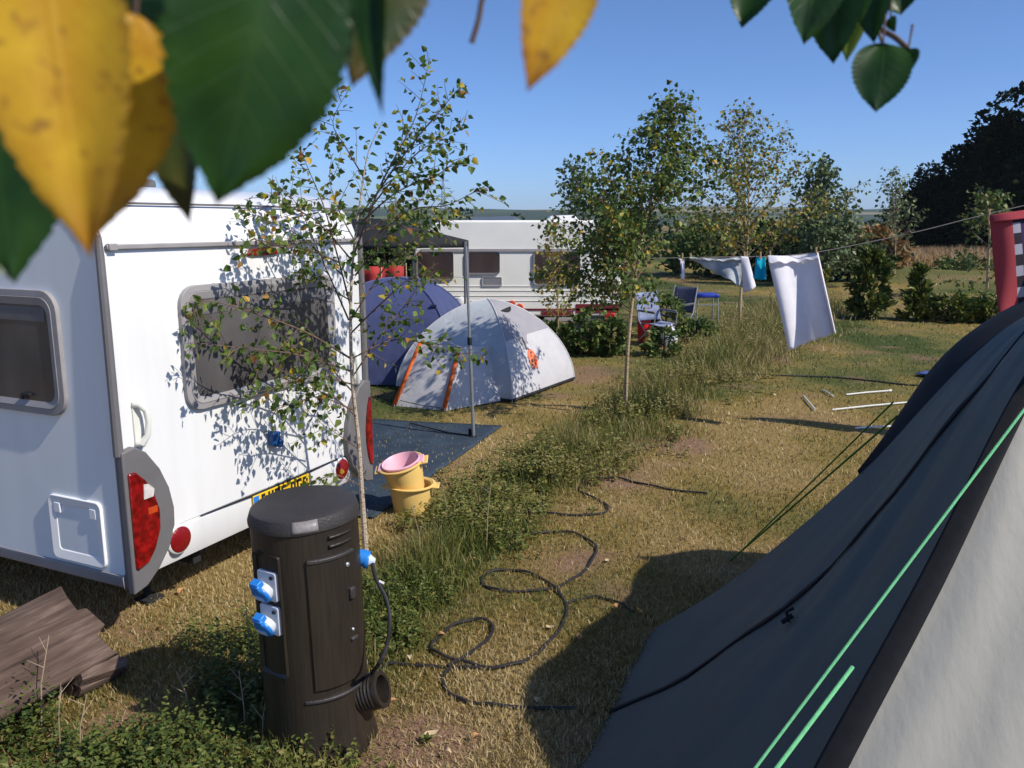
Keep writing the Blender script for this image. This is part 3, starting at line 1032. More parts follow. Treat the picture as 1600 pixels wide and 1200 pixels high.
# ------------------------------------------------------------------ object materials
M_WHITE = simple('caravan_white', (.77, .775, .78), .28, .5, .045, 2.5, coat=.3, stretch=(3, 3, .4))
M_SILVER = simple('caravan_silver_side', (.80, .84, .86), .32, .5, .035, 2.2, coat=.2, stretch=(2.5, 2.5, .4))
M_GREYTRIM = simple('grey_trim', (.145, .14, .145), .5, .4, .08, 8)
M_DGREY = simple('dark_grey_plastic', (.13, .125, .13), .5, .4, .1, 10)
M_LGREY = simple('light_grey_plastic', (.30, .285, .29), .5, .4, .08, 10)
M_RAIL = simple('grey_sill_rail', (.30, .28, .285), .5, .4, .12, 5)
M_CREAM = simple('cream_plastic', (.72, .72, .66), .4, .5, .03, 5)
M_RED = simple('red_lens', (.20, .003, .004), .15, .6, .6, 22, bump=.5, bscale=45, coat=.6)
M_REFL = simple('red_reflector', (.22, .005, .008), .25, .6, .15, 60, bump=.3, bscale=180)
M_GLINT = simple('lens_glint', (.62, .58, .56), .12, .6, .15, 40)  # pale colour standing in for the reflection on the red lens
M_AMBER = simple('amber_spot', (.48, .06, .012), .2, .5, .1, 30)
M_BLACK = simple('black_rubber', (.018, .018, .02), .6, .3, .2, 20)
M_DARK = simple('dark_underside', (.03, .03, .03), .9, .1, .2, 5)
M_YELPLATE = simple('yellow_plate', (.80, .52, .02), .4, .4, .03, 5)
M_BLUE = simple('blue_plastic', (.02, .20, .62), .35, .5, .06, 10)
M_BLUELOCK = simple('blue_lock', (.01, .09, .30), .4, .5, .1, 10)
M_ALU = simple('grey_aluminium', (.38, .40, .42), .35, .5, .06, 20, metal=.6)

def glass_mat(name, col, col2, sc=2.0):
    m, nt, out = new_mat(name)
    b = N(nt, 'ShaderNodeBsdfPrincipled')
    b.inputs['Roughness'].default_value = .12
    b.inputs['Specular IOR Level'].default_value = .5
    tc = N(nt, 'ShaderNodeTexCoord')
    mp = N(nt, 'ShaderNodeMapping'); mp.inputs['Scale'].default_value = (1, 1, .55)
    nt.links.new(tc.outputs['Object'], mp.inputs['Vector'])
    nz = N(nt, 'ShaderNodeTexNoise'); nz.inputs['Scale'].default_value = sc; nz.inputs['Detail'].default_value = 3
    nt.links.new(mp.outputs['Vector'], nz.inputs['Vector'])
    r = ramp(nt, [(.3, col), (.7, col2)])
    nt.links.new(nz.outputs['Fac'], r.inputs['Fac'])
    nt.links.new(r.outputs['Color'], b.inputs['Base Color'])
    nt.links.new(b.outputs['BSDF'], out.inputs['Surface'])
    return m
M_GLASS = glass_mat('tinted_window_acrylic', (.055, .05, .055), (.11, .105, .11), 3)
M_GLASS2 = glass_mat('brown_tinted_acrylic', (.035, .025, .025), (.075, .055, .055), 2)

def rrect(x0, x1, z0, z1, r, n=5):
    pts = []
    for cx, cz, a0 in ((x1 - r, z1 - r, 0), (x0 + r, z1 - r, 90), (x0 + r, z0 + r, 180), (x1 - r, z0 + r, 270)):
        for k in range(n + 1):
            a = math.radians(a0 + 90 * k / n)
            pts.append((cx + r * math.cos(a), cz + r * math.sin(a)))
    return pts

# ------------------------------------------------------------------ the white caravan
def white_caravan():
    C0 = G(205, 915, .33); C0.z = 0
    rot = math.atan2(.9075, .42)
    W_, L_ = 2.16, 5.6
    root = thing('caravan', 'large white touring caravan seen from its rear corner, grey blue side and red lamps', 'caravan', C0, rot, 'caravans on the pitches', local=True)
    # local frame: x along the rear, y towards the front, z up; rear wall is y = 0, near side is x = 0
    MR = Matrix(((1, 0, 0, 0), (0, 0, -1, 0), (0, 1, 0, 0), (0, 0, 0, 1)))     # plane (x,z) -> out of the rear (-y)
    MS = Matrix(((0, 0, -1, 0), (1, 0, 0, 0), (0, 1, 0, 0), (0, 0, 0, 1)))     # plane (y,z) -> out of the near side (-x)
    # shell: rear profile swept across the width
    prof = [(.10, .30), (.03, .335), (.0, .42), (.0, .535), (.012, .545), (.0, .556), (.0, 1.2), (.0, 2.05), (.012, 2.13), (.05, 2.22), (.13, 2.31), (.26, 2.375), (.45, 2.41),
            (1.2, 2.43), (4.2, 2.43), (4.8, 2.36), (5.25, 2.1), (5.5, 1.6), (5.6, .9), (5.5, .30)]
    m = MB()
    e = .03
    def ringx(x, inset):
        cy, cz = 2.8, 1.36
        return [Vector((x, y + (cy - y) * inset * .25, z + (cz - z) * inset)) for y, z in prof]
    rings = [ringx(0, .028), ringx(.012, .010), ringx(e, 0), ringx(W_ - e, 0), ringx(W_ - .012, .010), ringx(W_, .028)]
    n = len(prof)
    vs = [p for r in rings for p in r]
    fs = []
    for i in range(len(rings) - 1):
        for j in range(n):
            a, b = i * n + j, i * n + (j + 1) % n
            fs.append((a, a + n, b + n, b))
    fs.append(tuple(range(n))); fs.append(tuple(5 * n + j for j in reversed(range(n))))
    m.add(vs, fs)
    m.build('body', M_WHITE, root)
    # silver side panel
    m = MB()
    sp = [(.03, .37), (.03, 1.1), (.03, 2.06), (.10, 2.2), (.3, 2.33), (.6, 2.36), (4.6, 2.34), (5.15, 2.05), (5.42, 1.5), (5.5, .8), (5.45, .37)]
    m.prism(sp, .006, MS)
    m.build('side_panel', M_SILVER, root)
    # corner rail and lower sill rail
    m = MB()
    m.tube([(-.004, .002, 2.14), (-.008, -.004, 2.05), (-.010, -.008, 1.7), (-.012, -.010, 1.3), (-.012, -.010, 1.04)], [.016, .021, .023, .024, .026], 10)
    m.tube([(-.004, .002, 2.14), (-.004, .04, 2.22), (-.004, .12, 2.305), (-.004, .26, 2.37), (-.004, .6, 2.40)], .014, 8)
    m.build('corner_rail', M_GREYTRIM, root)
    m = MB()
    m.tube([(W_ + .004, .002, 2.12), (W_ + .01, -.006, 1.7), (W_ + .01, -.008, 1.04)], .022, 8)
    m.build('corner_rail', M_GREYTRIM, root)
    m = MB()
    pr = [(-.018, .372), (-.006, .385), (.02, .385), (.06, .300), (.02, .295), (-.012, .315)]
    ends = (0.03, 5.4)
    vs = [Vector((x, y, z)) for y in ends for x, z in pr]
    k = len(pr)
    m.add(vs, [(i, (i + 1) % k, k + (i + 1) % k, k + i) for i in range(k)] + [tuple(range(k)), tuple(k + i for i in reversed(range(k)))])
    m.build('sill_rail', M_RAIL, root, bevel=.006)
    # top gutter band on the rear
    m = MB()
    m.box((W_ / 2 + .0, -.010, 2.088), (W_ - .05, .022, .026))
    m.box((.055, -.016, 2.088), (.05, .03, .036))
    m.build('gutter_band', M_LGREY, root, bevel=.005)
    m = MB()
    m.tube([(.06, .10, 2.305), (1.1, .10, 2.309), (W_ - .06, .10, 2.305)], .007, 6)
    m.build('roof_seam', M_GREYTRIM, root)
    # rear window
    def window(name, M, x0, x1, z0, z1, r, handle=None, blind=True):
        m = MB()
        m.ring(rrect(x0, x1, z0, z1, r), rrect(x0 + .035, x1 - .035, z0 + .035, z1 - .035, r * .75), .028, M, .03)
        m.ring(rrect(x0 + .035, x1 - .035, z0 + .035, z1 - .035, r * .75), rrect(x0 + .085, x1 - .085, z0 + .075, z1 - .085, r * .5), .034, M, .020)
        fr = m.build('window', M_LGREY, root, bevel=.003)
        g = MB()
        g.prism(rrect(x0 + .075, x1 - .075, z0 + .065, z1 - .075, r * .5), .022, M)
        g.build('pane', M_GLASS, fr)
        if handle:
            h = MB()
            for hx in handle:
                h = MB()
                h.box((hx, z0 + .10, .033), (.07, .018, .018), M)
                h.box((hx + .03, z0 + .088, .036), (.016, .03, .014), M)
                h.build('latch', M_BLACK, fr, bevel=.003)
        bl = MB()
        bl.box(((x0 + x1) / 2, z1 - .125, .0225), (x1 - x0 - .19, .075, .004), M)
        bl.build('roller_blind', M_DGREY, fr)
        return fr
    window('window', MR, .45, 1.81, 1.17, 1.868, .11)
    window('window', MS, .33, 1.62, 1.21, 1.868, .11, handle=(.62, 1.3))
    # rear lamp clusters: grey wing-shaped surround and red lens
    def cluster(sgn):
        f = lambda x: x if sgn > 0 else W_ - x
        out_ = [(-.02, 1.06), (.06, 1.075), (.13, 1.03), (.21, .92), (.262, .80), (.285, .68), (.28, .58), (.235, .47), (.155, .375), (.07, .31), (-.02, .29)]
        m = MB()
        oo = [(f(x), z) for x, z in out_]
        if sgn < 0: oo = oo[::-1]
        m.prism(oo, .045, MR)
        m.box((f(-.006), -.008, .68), (.018, .06, .74))
        fr = m.build('rear_lamp', M_GREYTRIM, root, bevel=.018, seg=3)
        lens = [(.0, .945), (.045, .945), (.10, .89), (.15, .80), (.178, .70), (.172, .60), (.13, .50), (.08, .44), (.015, .42), (.0, .43)]
        ll = [(f(x if sgn > 0 else x * .42 - .01), z) for x, z in lens]
        if sgn < 0: ll = ll[::-1]
        m2 = MB(); m2.prism(ll, .060, MR)
        m2.build('red_lens', M_RED, fr, bevel=.010, seg=3)
        cl = [(.075, .79), (.135, .79), (.145, .83), (.11, .865), (.08, .87)]
        cc = [(f(x), z) for x, z in cl]
        if sgn < 0: cc = cc[::-1]
        m3 = MB(); m3.prism(cc, .0645, MR)
        if sgn > 0: m3.build('lens_glint', M_GLINT, fr)  # white reflection on the red lens, modelled as a pale piece
        c2 = [(f(.095), .70), (f(.155), .70), (f(.155), .735), (f(.095), .735)]
        if sgn < 0: c2 = c2[::-1]
        m4 = MB(); m4.prism(c2, .0640, MR)
        if sgn > 0: m4.build('amber_spot', M_AMBER, fr)  # orange spark of light on the lens, modelled as a coloured piece
        c5 = MB()
        Mx = MR @ Matrix.Translation((f(.332), .472, 0))
        c5.lathe([(.085, 0), (.085, .012), (.078, .018)], 28, Mx)
        c5.build('reflector_mount', M_WHITE, root)
        c5 = MB(); c5.lathe([(.073, .0), (.073, .022), (.066, .027), (.0, .029)], 28, Mx)
        c5.build('reflector', M_REFL, root)
    cluster(1); cluster(-1)
    # high brake lamp, grab handles, hitch lock
    m = MB(); m.prism([(1.0, 2.022), (1.04, 2.012), (1.24, 2.012), (1.28, 2.022), (1.25, 2.055), (1.14, 2.065), (1.03, 2.055)], .02, MR)
    m.build('brake_lamp', M_REFL, root, bevel=.006)
    for hx in (.122, W_ - .122):
        s = 1 if hx < 1 else -1
        m = MB()
        m.tube([(hx - .012 * s, -.004, 1.285), (hx, -.03, 1.285), (hx + .022 * s, -.05, 1.25), (hx + .028 * s, -.055, 1.19), (hx + .022 * s, -.05, 1.12), (hx, -.03, 1.075), (hx - .012 * s, -.004, 1.075)],
               [.020, .022, .016, .015, .016, .022, .020], 10)
        m.box((hx - .002 * s, -.004, 1.18), (.045, .012, .24))
        m.build('grab_handle', M_CREAM, root, bevel=.003)
    m = MB()
    m.box((1.13, -.028, .865), (.07, .045, .085)); m.box((1.155, -.035, .83), (.035, .06, .05)); m.box((1.10, -.03, .905), (.03, .035, .03))
    m.build('rear_lock', M_BLUELOCK, root, bevel=.008)
    # number plate
    m = MB(); m.box((1.19, -.012, .486), (.54, .012, .112))
    pl = m.build('number_plate', M_YELPLATE, root, bevel=.004)
    m = MB(); m.box((.945, -.0185, .486), (.045, .003, .10)); m.build('blue_band', M_BLUE, pl)
    m = MB()
    G5 = {'P': "110101110100100", 'K': "101110100110101", '0': "111101101101111", '6': "111100111101111", 'D': "110101101101110", 'G': "111100101101111", 'B': "110101110101110"}
    x = 1.0
    for ch in "PK06 DGB":
        if ch == ' ':
            x += .03; continue
        for r in range(5):
            for c in range(3):
                if G5[ch][r * 3 + c] == '1':
                    m.box((x + c * .0165, -.0190, .524 - r * .018), (.0165, .002, .0185))
        x += .062
    m.build('plate_lettering', M_BLACK, pl)
    m = MB(); m.tube([(.50, -.006, .553), (.92, -.010, .548), (1.45, -.010, .548), (1.85, -.006, .555)], [.003, .007, .007, .003], 6)
    m.build('seam', M_BLACK, root)
    # service hatch on the side
    m = MB()
    o_ = rrect(.155, .56, .40, .765, .035)
    i_ = rrect(.205, .51, .455, .715, .02)
    m.ring(o_, i_, .022, MS, .012)
    m.box((.22, .695, .010), (.05, .06, .02), MS); m.box((.495, .695, .010), (.05, .06, .02), MS)
    h = m.build('service_hatch', simple('bright_white_frame', (.88, .88, .88), .3, .5, .02, 5), root, bevel=.005)
    m = MB(); m.prism(i_, .009, MS); m.build('hatch_door', M_SILVER, h)
    # chassis, legs and wheels under the floor
    m = MB(); m.box((W_ / 2, 2.8, .335), (W_ - .12, 5.3, .05)); m.box((.55, 2.6, .28), (.06, 5.0, .10)); m.box((W_ - .55, 2.6, .28), (.06, 5.0, .10))
    m.build('chassis', M_DARK, root)
    for wx in (.16, W_ - .16):
        m = MB()
        Mw = Matrix.Translation((wx, 2.7, .31)) @ Matrix.Rotation(math.pi / 2, 4, 'Y')
        m.lathe([(.20, -.09), (.29, -.085), (.31, -.05), (.31, .05), (.29, .085), (.20, .09)], 28, Mw)
        w = m.build('wheel', M_BLACK, root)
        m = MB(); m.lathe([(.0, -.06), (.19, -.07), (.20, .07), (.0, .06)], 20, Mw, cap=False); m.build('rim', M_ALU, w)
    for wx in (.4, W_ - .4):
        m = MB(); m.tube([(wx, .45, .33), (wx, .35, .03)], .022, 6); m.box((wx, .35, .02), (.12, .12, .02)); m.build('corner_steady', M_DARK, root)
    # roof light
    m = MB(); m.box((1.05, 1.25, 2.46), (.5, .5, .06)); m.build('rooflight', M_DGREY, root, bevel=.02)
    # folded roof rail and aerial
    m = MB(); m.tube([(.28, 1.0, 2.42), (.28, 1.0, 2.56), (.30, 1.25, 2.66), (.30, .85, 2.60)], .007, 5); m.tube([(.22, 1.05, 2.62), (.40, 1.05, 2.62)], .005, 5); m.build('aerial', M_DGREY, root)
white_caravan()

# ------------------------------------------------------------------ the far caravan
def far_caravan():
    Y = 16.0
    x0, x1 = AT(645, 450, Y).x, AT(968, 450, Y).x
    root = thing('caravan', 'older cream white caravan standing side on behind the dome tents, dark red stripes', 'caravan', ((x0 + x1) / 2, Y + 1.0, 0), group='caravans on the pitches')
    zt = 2.27
    cream = simple('aged_cream_panel', (.80, .79, .74), .4, .4, .04, 2)
    L = x1 - x0
    prof = [(x0 + .12, .45), (x0, .75), (x0 + .0, 1.5), (x0 + .08, 1.85), (x0 + .42, zt - .06), (x0 + .7, zt), (x1 - .5, zt), (x1 - .12, zt - .12), (x1, 1.7), (x1 + .04, .9), (x1 - .05, .45)]
    M = Matrix(((1, 0, 0, 0), (0, 0, 1, Y), (0, 1, 0, 0), (0, 0, 0, 1)))
    m = MB(); m.prism(prof, 2.1, M)
    body = m.build('body', cream, root, bevel=.04, seg=2)
    MF = Matrix(((1, 0, 0, 0), (0, 0, -1, Y), (0, 1, 0, 0), (0, 0, 0, 1)))
    def X(px, py): return AT(px, py, Y)
    # awning rail and grooves pressed into the panels
    m = MB()
    zr = X(800, 391).z
    m.box((x0 + L / 2 + .05, Y - .01, zr), (L - .25, .03, .05)); m.build('awning_rail', M_LGREY, root)
    m = MB()
    for py in (447, 454, 462, 470):
        m.box(((x0 + x1) / 2, Y - .004, X(800, py).z), (L - .1, .012, .012))
    m.build('panel_rib', cream, root)
    for (a, b, t, bo) in ((650, 709, 393, 438), (727, 781, 393, 429), (833, 906, 393, 446)):
        A, B = X(a, t), X(b, bo)
        m = MB()
        m.ring(rrect(A.x, B.x, B.z, A.z, .07), rrect(A.x + .035, B.x - .035, B.z + .035, A.z - .035, .05), .035, MF, .02)
        w = m.build('window', M_DGREY, root)
        m = MB(); m.prism(rrect(A.x + .03, B.x - .03, B.z + .03, A.z - .03, .05), .018, MF); m.build('pane', M_GLASS2, w)
    # vent grille with slots
    A, B = X(753, 433), X(784, 447)
    m = MB(); m.ring(rrect(A.x, B.x, B.z, A.z, .02), rrect(A.x + .025, B.x - .025, B.z + .02, A.z - .02, .01), .025, MF, .02)
    for k in range(4):
        z = B.z + (A.z - B.z) * (k + .8) / 5.0
        m.box(((A.x + B.x) / 2, Y - .012, z), (B.x - A.x - .05, .016, .014))
    g = m.build('vent_grille', M_LGREY, root)
    # dark red stripes and skirt
    redstripe = simple('dark_red_stripe', (.15, .018, .025), .5, .3, .15, 4)
    m = MB()
    for (a, b, t, bo) in ((722, 968, 482, 485), (846, 896, 486, 493), (900, 966, 475, 489)):
        A, B = X(a, t), X(b, bo); m.box(((A.x + B.x) / 2, Y - .006, (A.z + B.z) / 2), (B.x - A.x, .012, A.z - B.z))
    m.build('stripe', redstripe, root)
    m = MB(); A, B = X(850, 496), X(905, 502); m.box(((A.x + B.x) / 2, Y - .02, (A.z + B.z) / 2), (B.x - A.x, .04, A.z - B.z)); m.build('step_board', M_LGREY, root, bevel=.01)
    for (px, py) in ((800, 475), (812, 480)):
        A = X(px, py); m = MB(); m.lathe([(.07, 0), (.07, .03), (.05, .05), (0, .055)], 14, MF @ Matrix.Translation((A.x, A.z, 0))); m.build('marker_lamp', M_AMBER, root)
    A = X(953, 495)
    m = MB(); m.box((A.x, Y - .02, A.z), (.19, .06, .16)); m.build('tail_lamp', simple('bright_red_lens', (.42, .01, .015), .3, .5, .1), root, bevel=.02)
    m = MB(); m.box((X(935, 497).x, Y + .25, .42), (.5, .4, .16)); m.build('bumper', M_GREYTRIM, root, bevel=.02)
    m = MB(); m.box(((x0 + x1) / 2, Y + 1.0, .42), (L - .4, 1.8, .08)); m.build('chassis', M_DARK, root)
    for wy in (Y + .15, Y + 1.95):
        m = MB()
        Mw = Matrix.Translation(((x0 + x1) / 2 + .2, wy, .31)) @ Matrix.Rotation(math.pi / 2, 4, 'X')
        m.lathe([(.2, -.09), (.29, -.085), (.31, -.05), (.31, .05), (.29, .085), (.2, .09)], 24, Mw)
        w = m.build('wheel', M_BLACK, root)
        m = MB(); m.lathe([(0, -.06), (.19, -.07), (.2, .07), (0, .06)], 16, Mw, cap=False); m.build('rim', M_ALU, w)
    # roof fittings
    A = AT(775, 346, Y + .8)
    m = MB(); m.prism([(A.x - .5, zt), (A.x - .45, zt + .06), (A.x + .35, zt + .075), (A.x + .5, zt)], .5, Matrix(((1, 0, 0, 0), (0, 0, 1, Y + .5), (0, 1, 0, 0), (0, 0, 0, 1))))
    m.build('rooflight', simple('blue_grey_acrylic', (.10, .13, .19), .3, .5, .1), root, bevel=.015)
    A = AT(878, 346, Y + .8)
    m = MB(); m.prism([(A.x - .32, zt), (A.x - .22, zt + .09), (A.x + .22, zt + .10), (A.x + .32, zt)], .6, Matrix(((1, 0, 0, 0), (0, 0, 1, Y + .5), (0, 1, 0, 0), (0, 0, 0, 1))))
    m.build('roof_vent', M_WHITE, root, bevel=.02)
far_caravan()

# ------------------------------------------------------------------ service post in the shape of a tree stump
def service_post():
    B = G(500, 1185); B = Vector((B.x - .035, B.y + .16, 0))
    root = thing('service_post', 'dark brown log shaped electric hook up post with blue sockets', 'hook-up post', B)
    plast, nt, out = new_mat('brown_wood_grain_plastic')
    b = N(nt, 'ShaderNodeBsdfPrincipled'); b.inputs['Roughness'].default_value = .42; b.inputs['Specular IOR Level'].default_value = .45
    tc = N(nt, 'ShaderNodeTexCoord'); mp = N(nt, 'ShaderNodeMapping'); mp.inputs['Scale'].default_value = (9, 9, .55)
    nt.links.new(tc.outputs['Object'], mp.inputs['Vector'])
    nz = N(nt, 'ShaderNodeTexNoise'); nz.inputs['Scale'].default_value = 9; nz.inputs['Detail'].default_value = 6; nt.links.new(mp.outputs['Vector'], nz.inputs['Vector'])
    r = ramp(nt, [(.3, (.020, .0155, .012)), (.7, (.031, .024, .018))]); nt.links.new(nz.outputs['Fac'], r.inputs['Fac']); nt.links.new(r.outputs['Color'], b.inputs['Base Color'])
    bp = N(nt, 'ShaderNodeBump'); bp.inputs['Strength'].default_value = .45; bp.inputs['Distance'].default_value = .005
    nt.links.new(nz.outputs['Fac'], bp.inputs['Height']); nt.links.new(bp.outputs['Normal'], b.inputs['Normal'])
    nt.links.new(b.outputs['BSDF'], out.inputs['Surface'])
    capm = simple('dark_grey_brown_cap', (.038, .034, .034), .5, .45, .1, 14, bump=.25, bscale=90)
    R = .218; top = 1.065
    # camera-facing direction and the two working faces, as angles about the post
    m = MB()
    n = 72
    def rad(a, z):
        w = 1 + .010 * math.sin(3 * a + 1) + .012 * math.sin(5 * a + 2.2 + z)
        taper = 1.0 + .10 * max(0, .14 - z) / .14 * (1 + .4 * math.sin(7 * a))
        return R * w * taper
    zs = [-.05, 0, .04, .10, .2, .4, .6, .8, 1.0, top - .055]
    vs = [B + Vector((rad(2 * math.pi * j / n, z) * math.cos(2 * math.pi * j / n), rad(2 * math.pi * j / n, z) * math.sin(2 * math.pi * j / n), z)) for z in zs for j in range(n)]
    fs = [(i * n + j, i * n + (j + 1) % n, (i + 1) * n + (j + 1) % n, (i + 1) * n + j) for i in range(len(zs) - 1) for j in range(n)]
    m.add(vs, fs)
    m.build('body', plast, root)
    m = MB()
    prof = [(1.0, top - .058), (1.035, top - .052), (1.04, top - .035), (.985, top), (.93, top + .008), (0, top + .016)]
    vs, fs = [], []
    for r_, z in prof:
        for j in range(n):
            a = 2 * math.pi * j / n
            vs.append(B + Vector((rad(a, z) * r_ * math.cos(a), rad(a, z) * r_ * math.sin(a), z + .008 * math.cos(a - .9) * (r_ > .5))))
    fs = [(i * n + j, i * n + (j + 1) % n, (i + 1) * n + (j + 1) % n, (i + 1) * n + j) for i in range(len(prof) - 1) for j in range(n)]
    m.add(vs, fs)
    m.build('cap', capm, root)
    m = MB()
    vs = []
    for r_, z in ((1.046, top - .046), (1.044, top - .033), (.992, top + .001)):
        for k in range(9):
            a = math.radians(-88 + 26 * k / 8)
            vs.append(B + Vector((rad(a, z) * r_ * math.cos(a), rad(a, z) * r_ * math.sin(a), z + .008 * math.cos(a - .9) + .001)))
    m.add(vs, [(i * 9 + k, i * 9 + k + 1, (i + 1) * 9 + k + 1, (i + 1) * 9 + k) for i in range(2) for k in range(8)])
    m.build('cap_patch', simple('pale_cap_patch', (.22, .20, .20), .4, .5, .2, 60), root, solid=.002)  # pale patch curved over the front bevel of the cap
    # panels curved round the body: angle range and height range
    def curved(name, a0, a1, z0, z1, out_, thick, mat, par=root, na=14, r0=R):
        mm = MB()
        ro, ri = r0 + out_, r0 + out_ - thick
        vs = []
        for z in (z0, z1):
            for rr in (ro, ri):
                for k in range(na + 1):
                    a = math.radians(a0 + (a1 - a0) * k / na)
                    vs.append(B + Vector((rr * math.cos(a), rr * math.sin(a), z)))
        q = na + 1
        fs = []
        for k in range(na):
            fs += [(k, k + 1, 2 * q + k + 1, 2 * q + k), (q + k + 1, q + k, 3 * q + k, 3 * q + k + 1), (2 * q + k, 2 * q + k + 1, 3 * q + k + 1, 3 * q + k), (q + k, q + k + 1, k + 1, k)]
        fs += [(0, 2 * q, 3 * q, q), (na, q + na, 3 * q + na, 2 * q + na)]
        mm.add(vs, fs)
        return mm.build(name, mat, par, bevel=.004)
    # door on the right of the front, slightly proud
    d = curved('door', -77, -22, .34, .89, .012, .03, plast)
    curved('door_lip', -76.5, -22.5, .885, .902, .0165, .02, capm, d)
    curved('rib', -52, -22, .935, .947, .009, .02, plast); curved('rib', -52, -22, .972, .984, .009, .02, plast)
    curved('plinth', -88, -20, .285, .300, .010, .02, capm)
    m = MB()
    for a, z, s in ((-33, .845, .010), (-31, .56, .007)):
        m = MB()
        a = math.radians(a); p = B + Vector((math.cos(a), math.sin(a), 0)) * (R + .013) + Vector((0, 0, z))
        Mx = Matrix.Translation(p) @ Vector((math.cos(a), math.sin(a), 0)).to_track_quat('Z', 'Y').to_matrix().to_4x4()
        m.lathe([(s, -.01), (s, .003), (s * .6, .006), (0, .006)], 12, Mx)
        m.build('screw', M_ALU, d)
    m = MB()
    a = math.radians(-30); p = B + Vector((math.cos(a), math.sin(a), 0)) * (R + .012) + Vector((0, 0, .72))
    m.box((0, 0, 0), (.03, .03, .05), Matrix.Translation(p) @ Matrix.Rotation(a, 4, 'Z'))
    m.build('door_catch', capm, d, bevel=.006); m = MB()
    m.box((0, 0, 0), (.02, .04, .018), Matrix.Translation(p + Vector((0, 0, -.20))) @ Matrix.Rotation(a, 4, 'Z'))
    m.build('door_catch', capm, d, bevel=.006)
    # recessed socket column: a dark frame with two sockets
    ang = math.radians(-122)
    nrm = Vector((math.cos(ang), math.sin(ang), 0)); tan = Vector((-nrm.y, nrm.x, 0))
    Ms = Matrix((( tan.x, 0, nrm.x, B.x), (tan.y, 0, nrm.y, B.y), (0, 1, 0, 0), (0, 0, 0, 1)))   # x right, y up, z out
    base = R * .955
    m = MB()
    m.ring(rrect(-.075, .072, .40, .92, .012), rrect(-.062, .058, .415, .905, .008), base + .014, Ms, base + .004)
    m.build('socket_frame', plast, root)
    m = MB(); m.prism(rrect(-.062, .058, .415, .905, .008), base + .001, Ms); m.build('recess', M_BLACK, root)
    m = MB(); m.prism(rrect(-.045, .048, .425, .515, .008), base + .006, Ms); m.build('blank_plate', plast, root, bevel=.003)
    whitep = simple('socket_grey_white', (.62, .64, .67), .4, .5, .04, 20)
    for zc in (.79, .645):
        m = MB()
        m.prism(rrect(-.050, .056, zc - .062, zc + .062, .012), base + .018, Ms)
        sk = m.build('socket', whitep, root, bevel=.004)
        # collar sloping down and the sprung lid
        Mc = Ms @ Matrix.Translation((-.006, zc - .012, base + .016)) @ Matrix.Rotation(math.radians(28), 4, 'X')
        m = MB(); m.lathe([(.045, 0), (.043, .018), (.040, .028)], 24, Mc); m.build('collar', whitep, sk)
        m = MB()
        m.lathe([(.045, .024), (.047, .028), (.046, .036), (.038, .042), (0, .044)], 24, Mc)
        m.box((-.002, .045, .022), (.046, .034, .034), Mc)
        m.box((0, .03, .036), (.05, .05, .016), Mc)
        lid = m.build('lid', M_BLUE, sk, bevel=.004)
        m = MB(); m.box((-.002, -.012, .045), (.045, .020, .004), Mc); m.build('lid_label', simple('pale_blue_label', (.45, .58, .75), .5, .4, .05), lid)
        m = MB(); m.box((.034, zc + .04, base + .021), (.014, .012, .008), Ms); m.build('screw', M_BLACK, sk)
    # side socket with the plug, on the right
    a = math.radians(16)
    pn = Vector((math.cos(a), math.sin(a), 0)); P0 = B + pn * (R - .01) + Vector((0, 0, .80))
    Mp = Matrix.Translation(P0) @ (pn + Vector((0, -.25, -.2))).normalized().to_track_quat('Z', 'Y').to_matrix().to_4x4()
    m = MB(); m.lathe([(.036, 0), (.036, .035), (.03, .04)], 20, Mp); m.build('side_socket', M_BLUE, root)
    # stub spout low on the right
    a = math.radians(-10)
    sn = Vector((math.cos(a), math.sin(a), .34)).normalized()
    S0 = B + Vector((math.cos(a), math.sin(a), 0)) * (R - .06) + Vector((0, 0, .20))
    Mq = Matrix.Translation(S0) @ sn.to_track_quat('Z', 'Y').to_matrix().to_4x4()
    m = MB()
    pr = [(.078, 0)]
    for k in range(7):
        pr += [(.078, .02 + k * .016), (.0745, .027 + k * .016)]
    pr += [(.078, .145), (.076, .15), (.058, .15), (.054, .06), (0, .06)]
    m.lathe(pr, 32, Mq)
    m.build('spout', plast, root)
    root.rotation_euler = (0, -.022, 0)
    return B, P0 - Vector((.018, 0, 0)), Matrix.Translation((-.018, 0, 0)) @ Mp
POST, PLUG0, PLUGM = service_post()

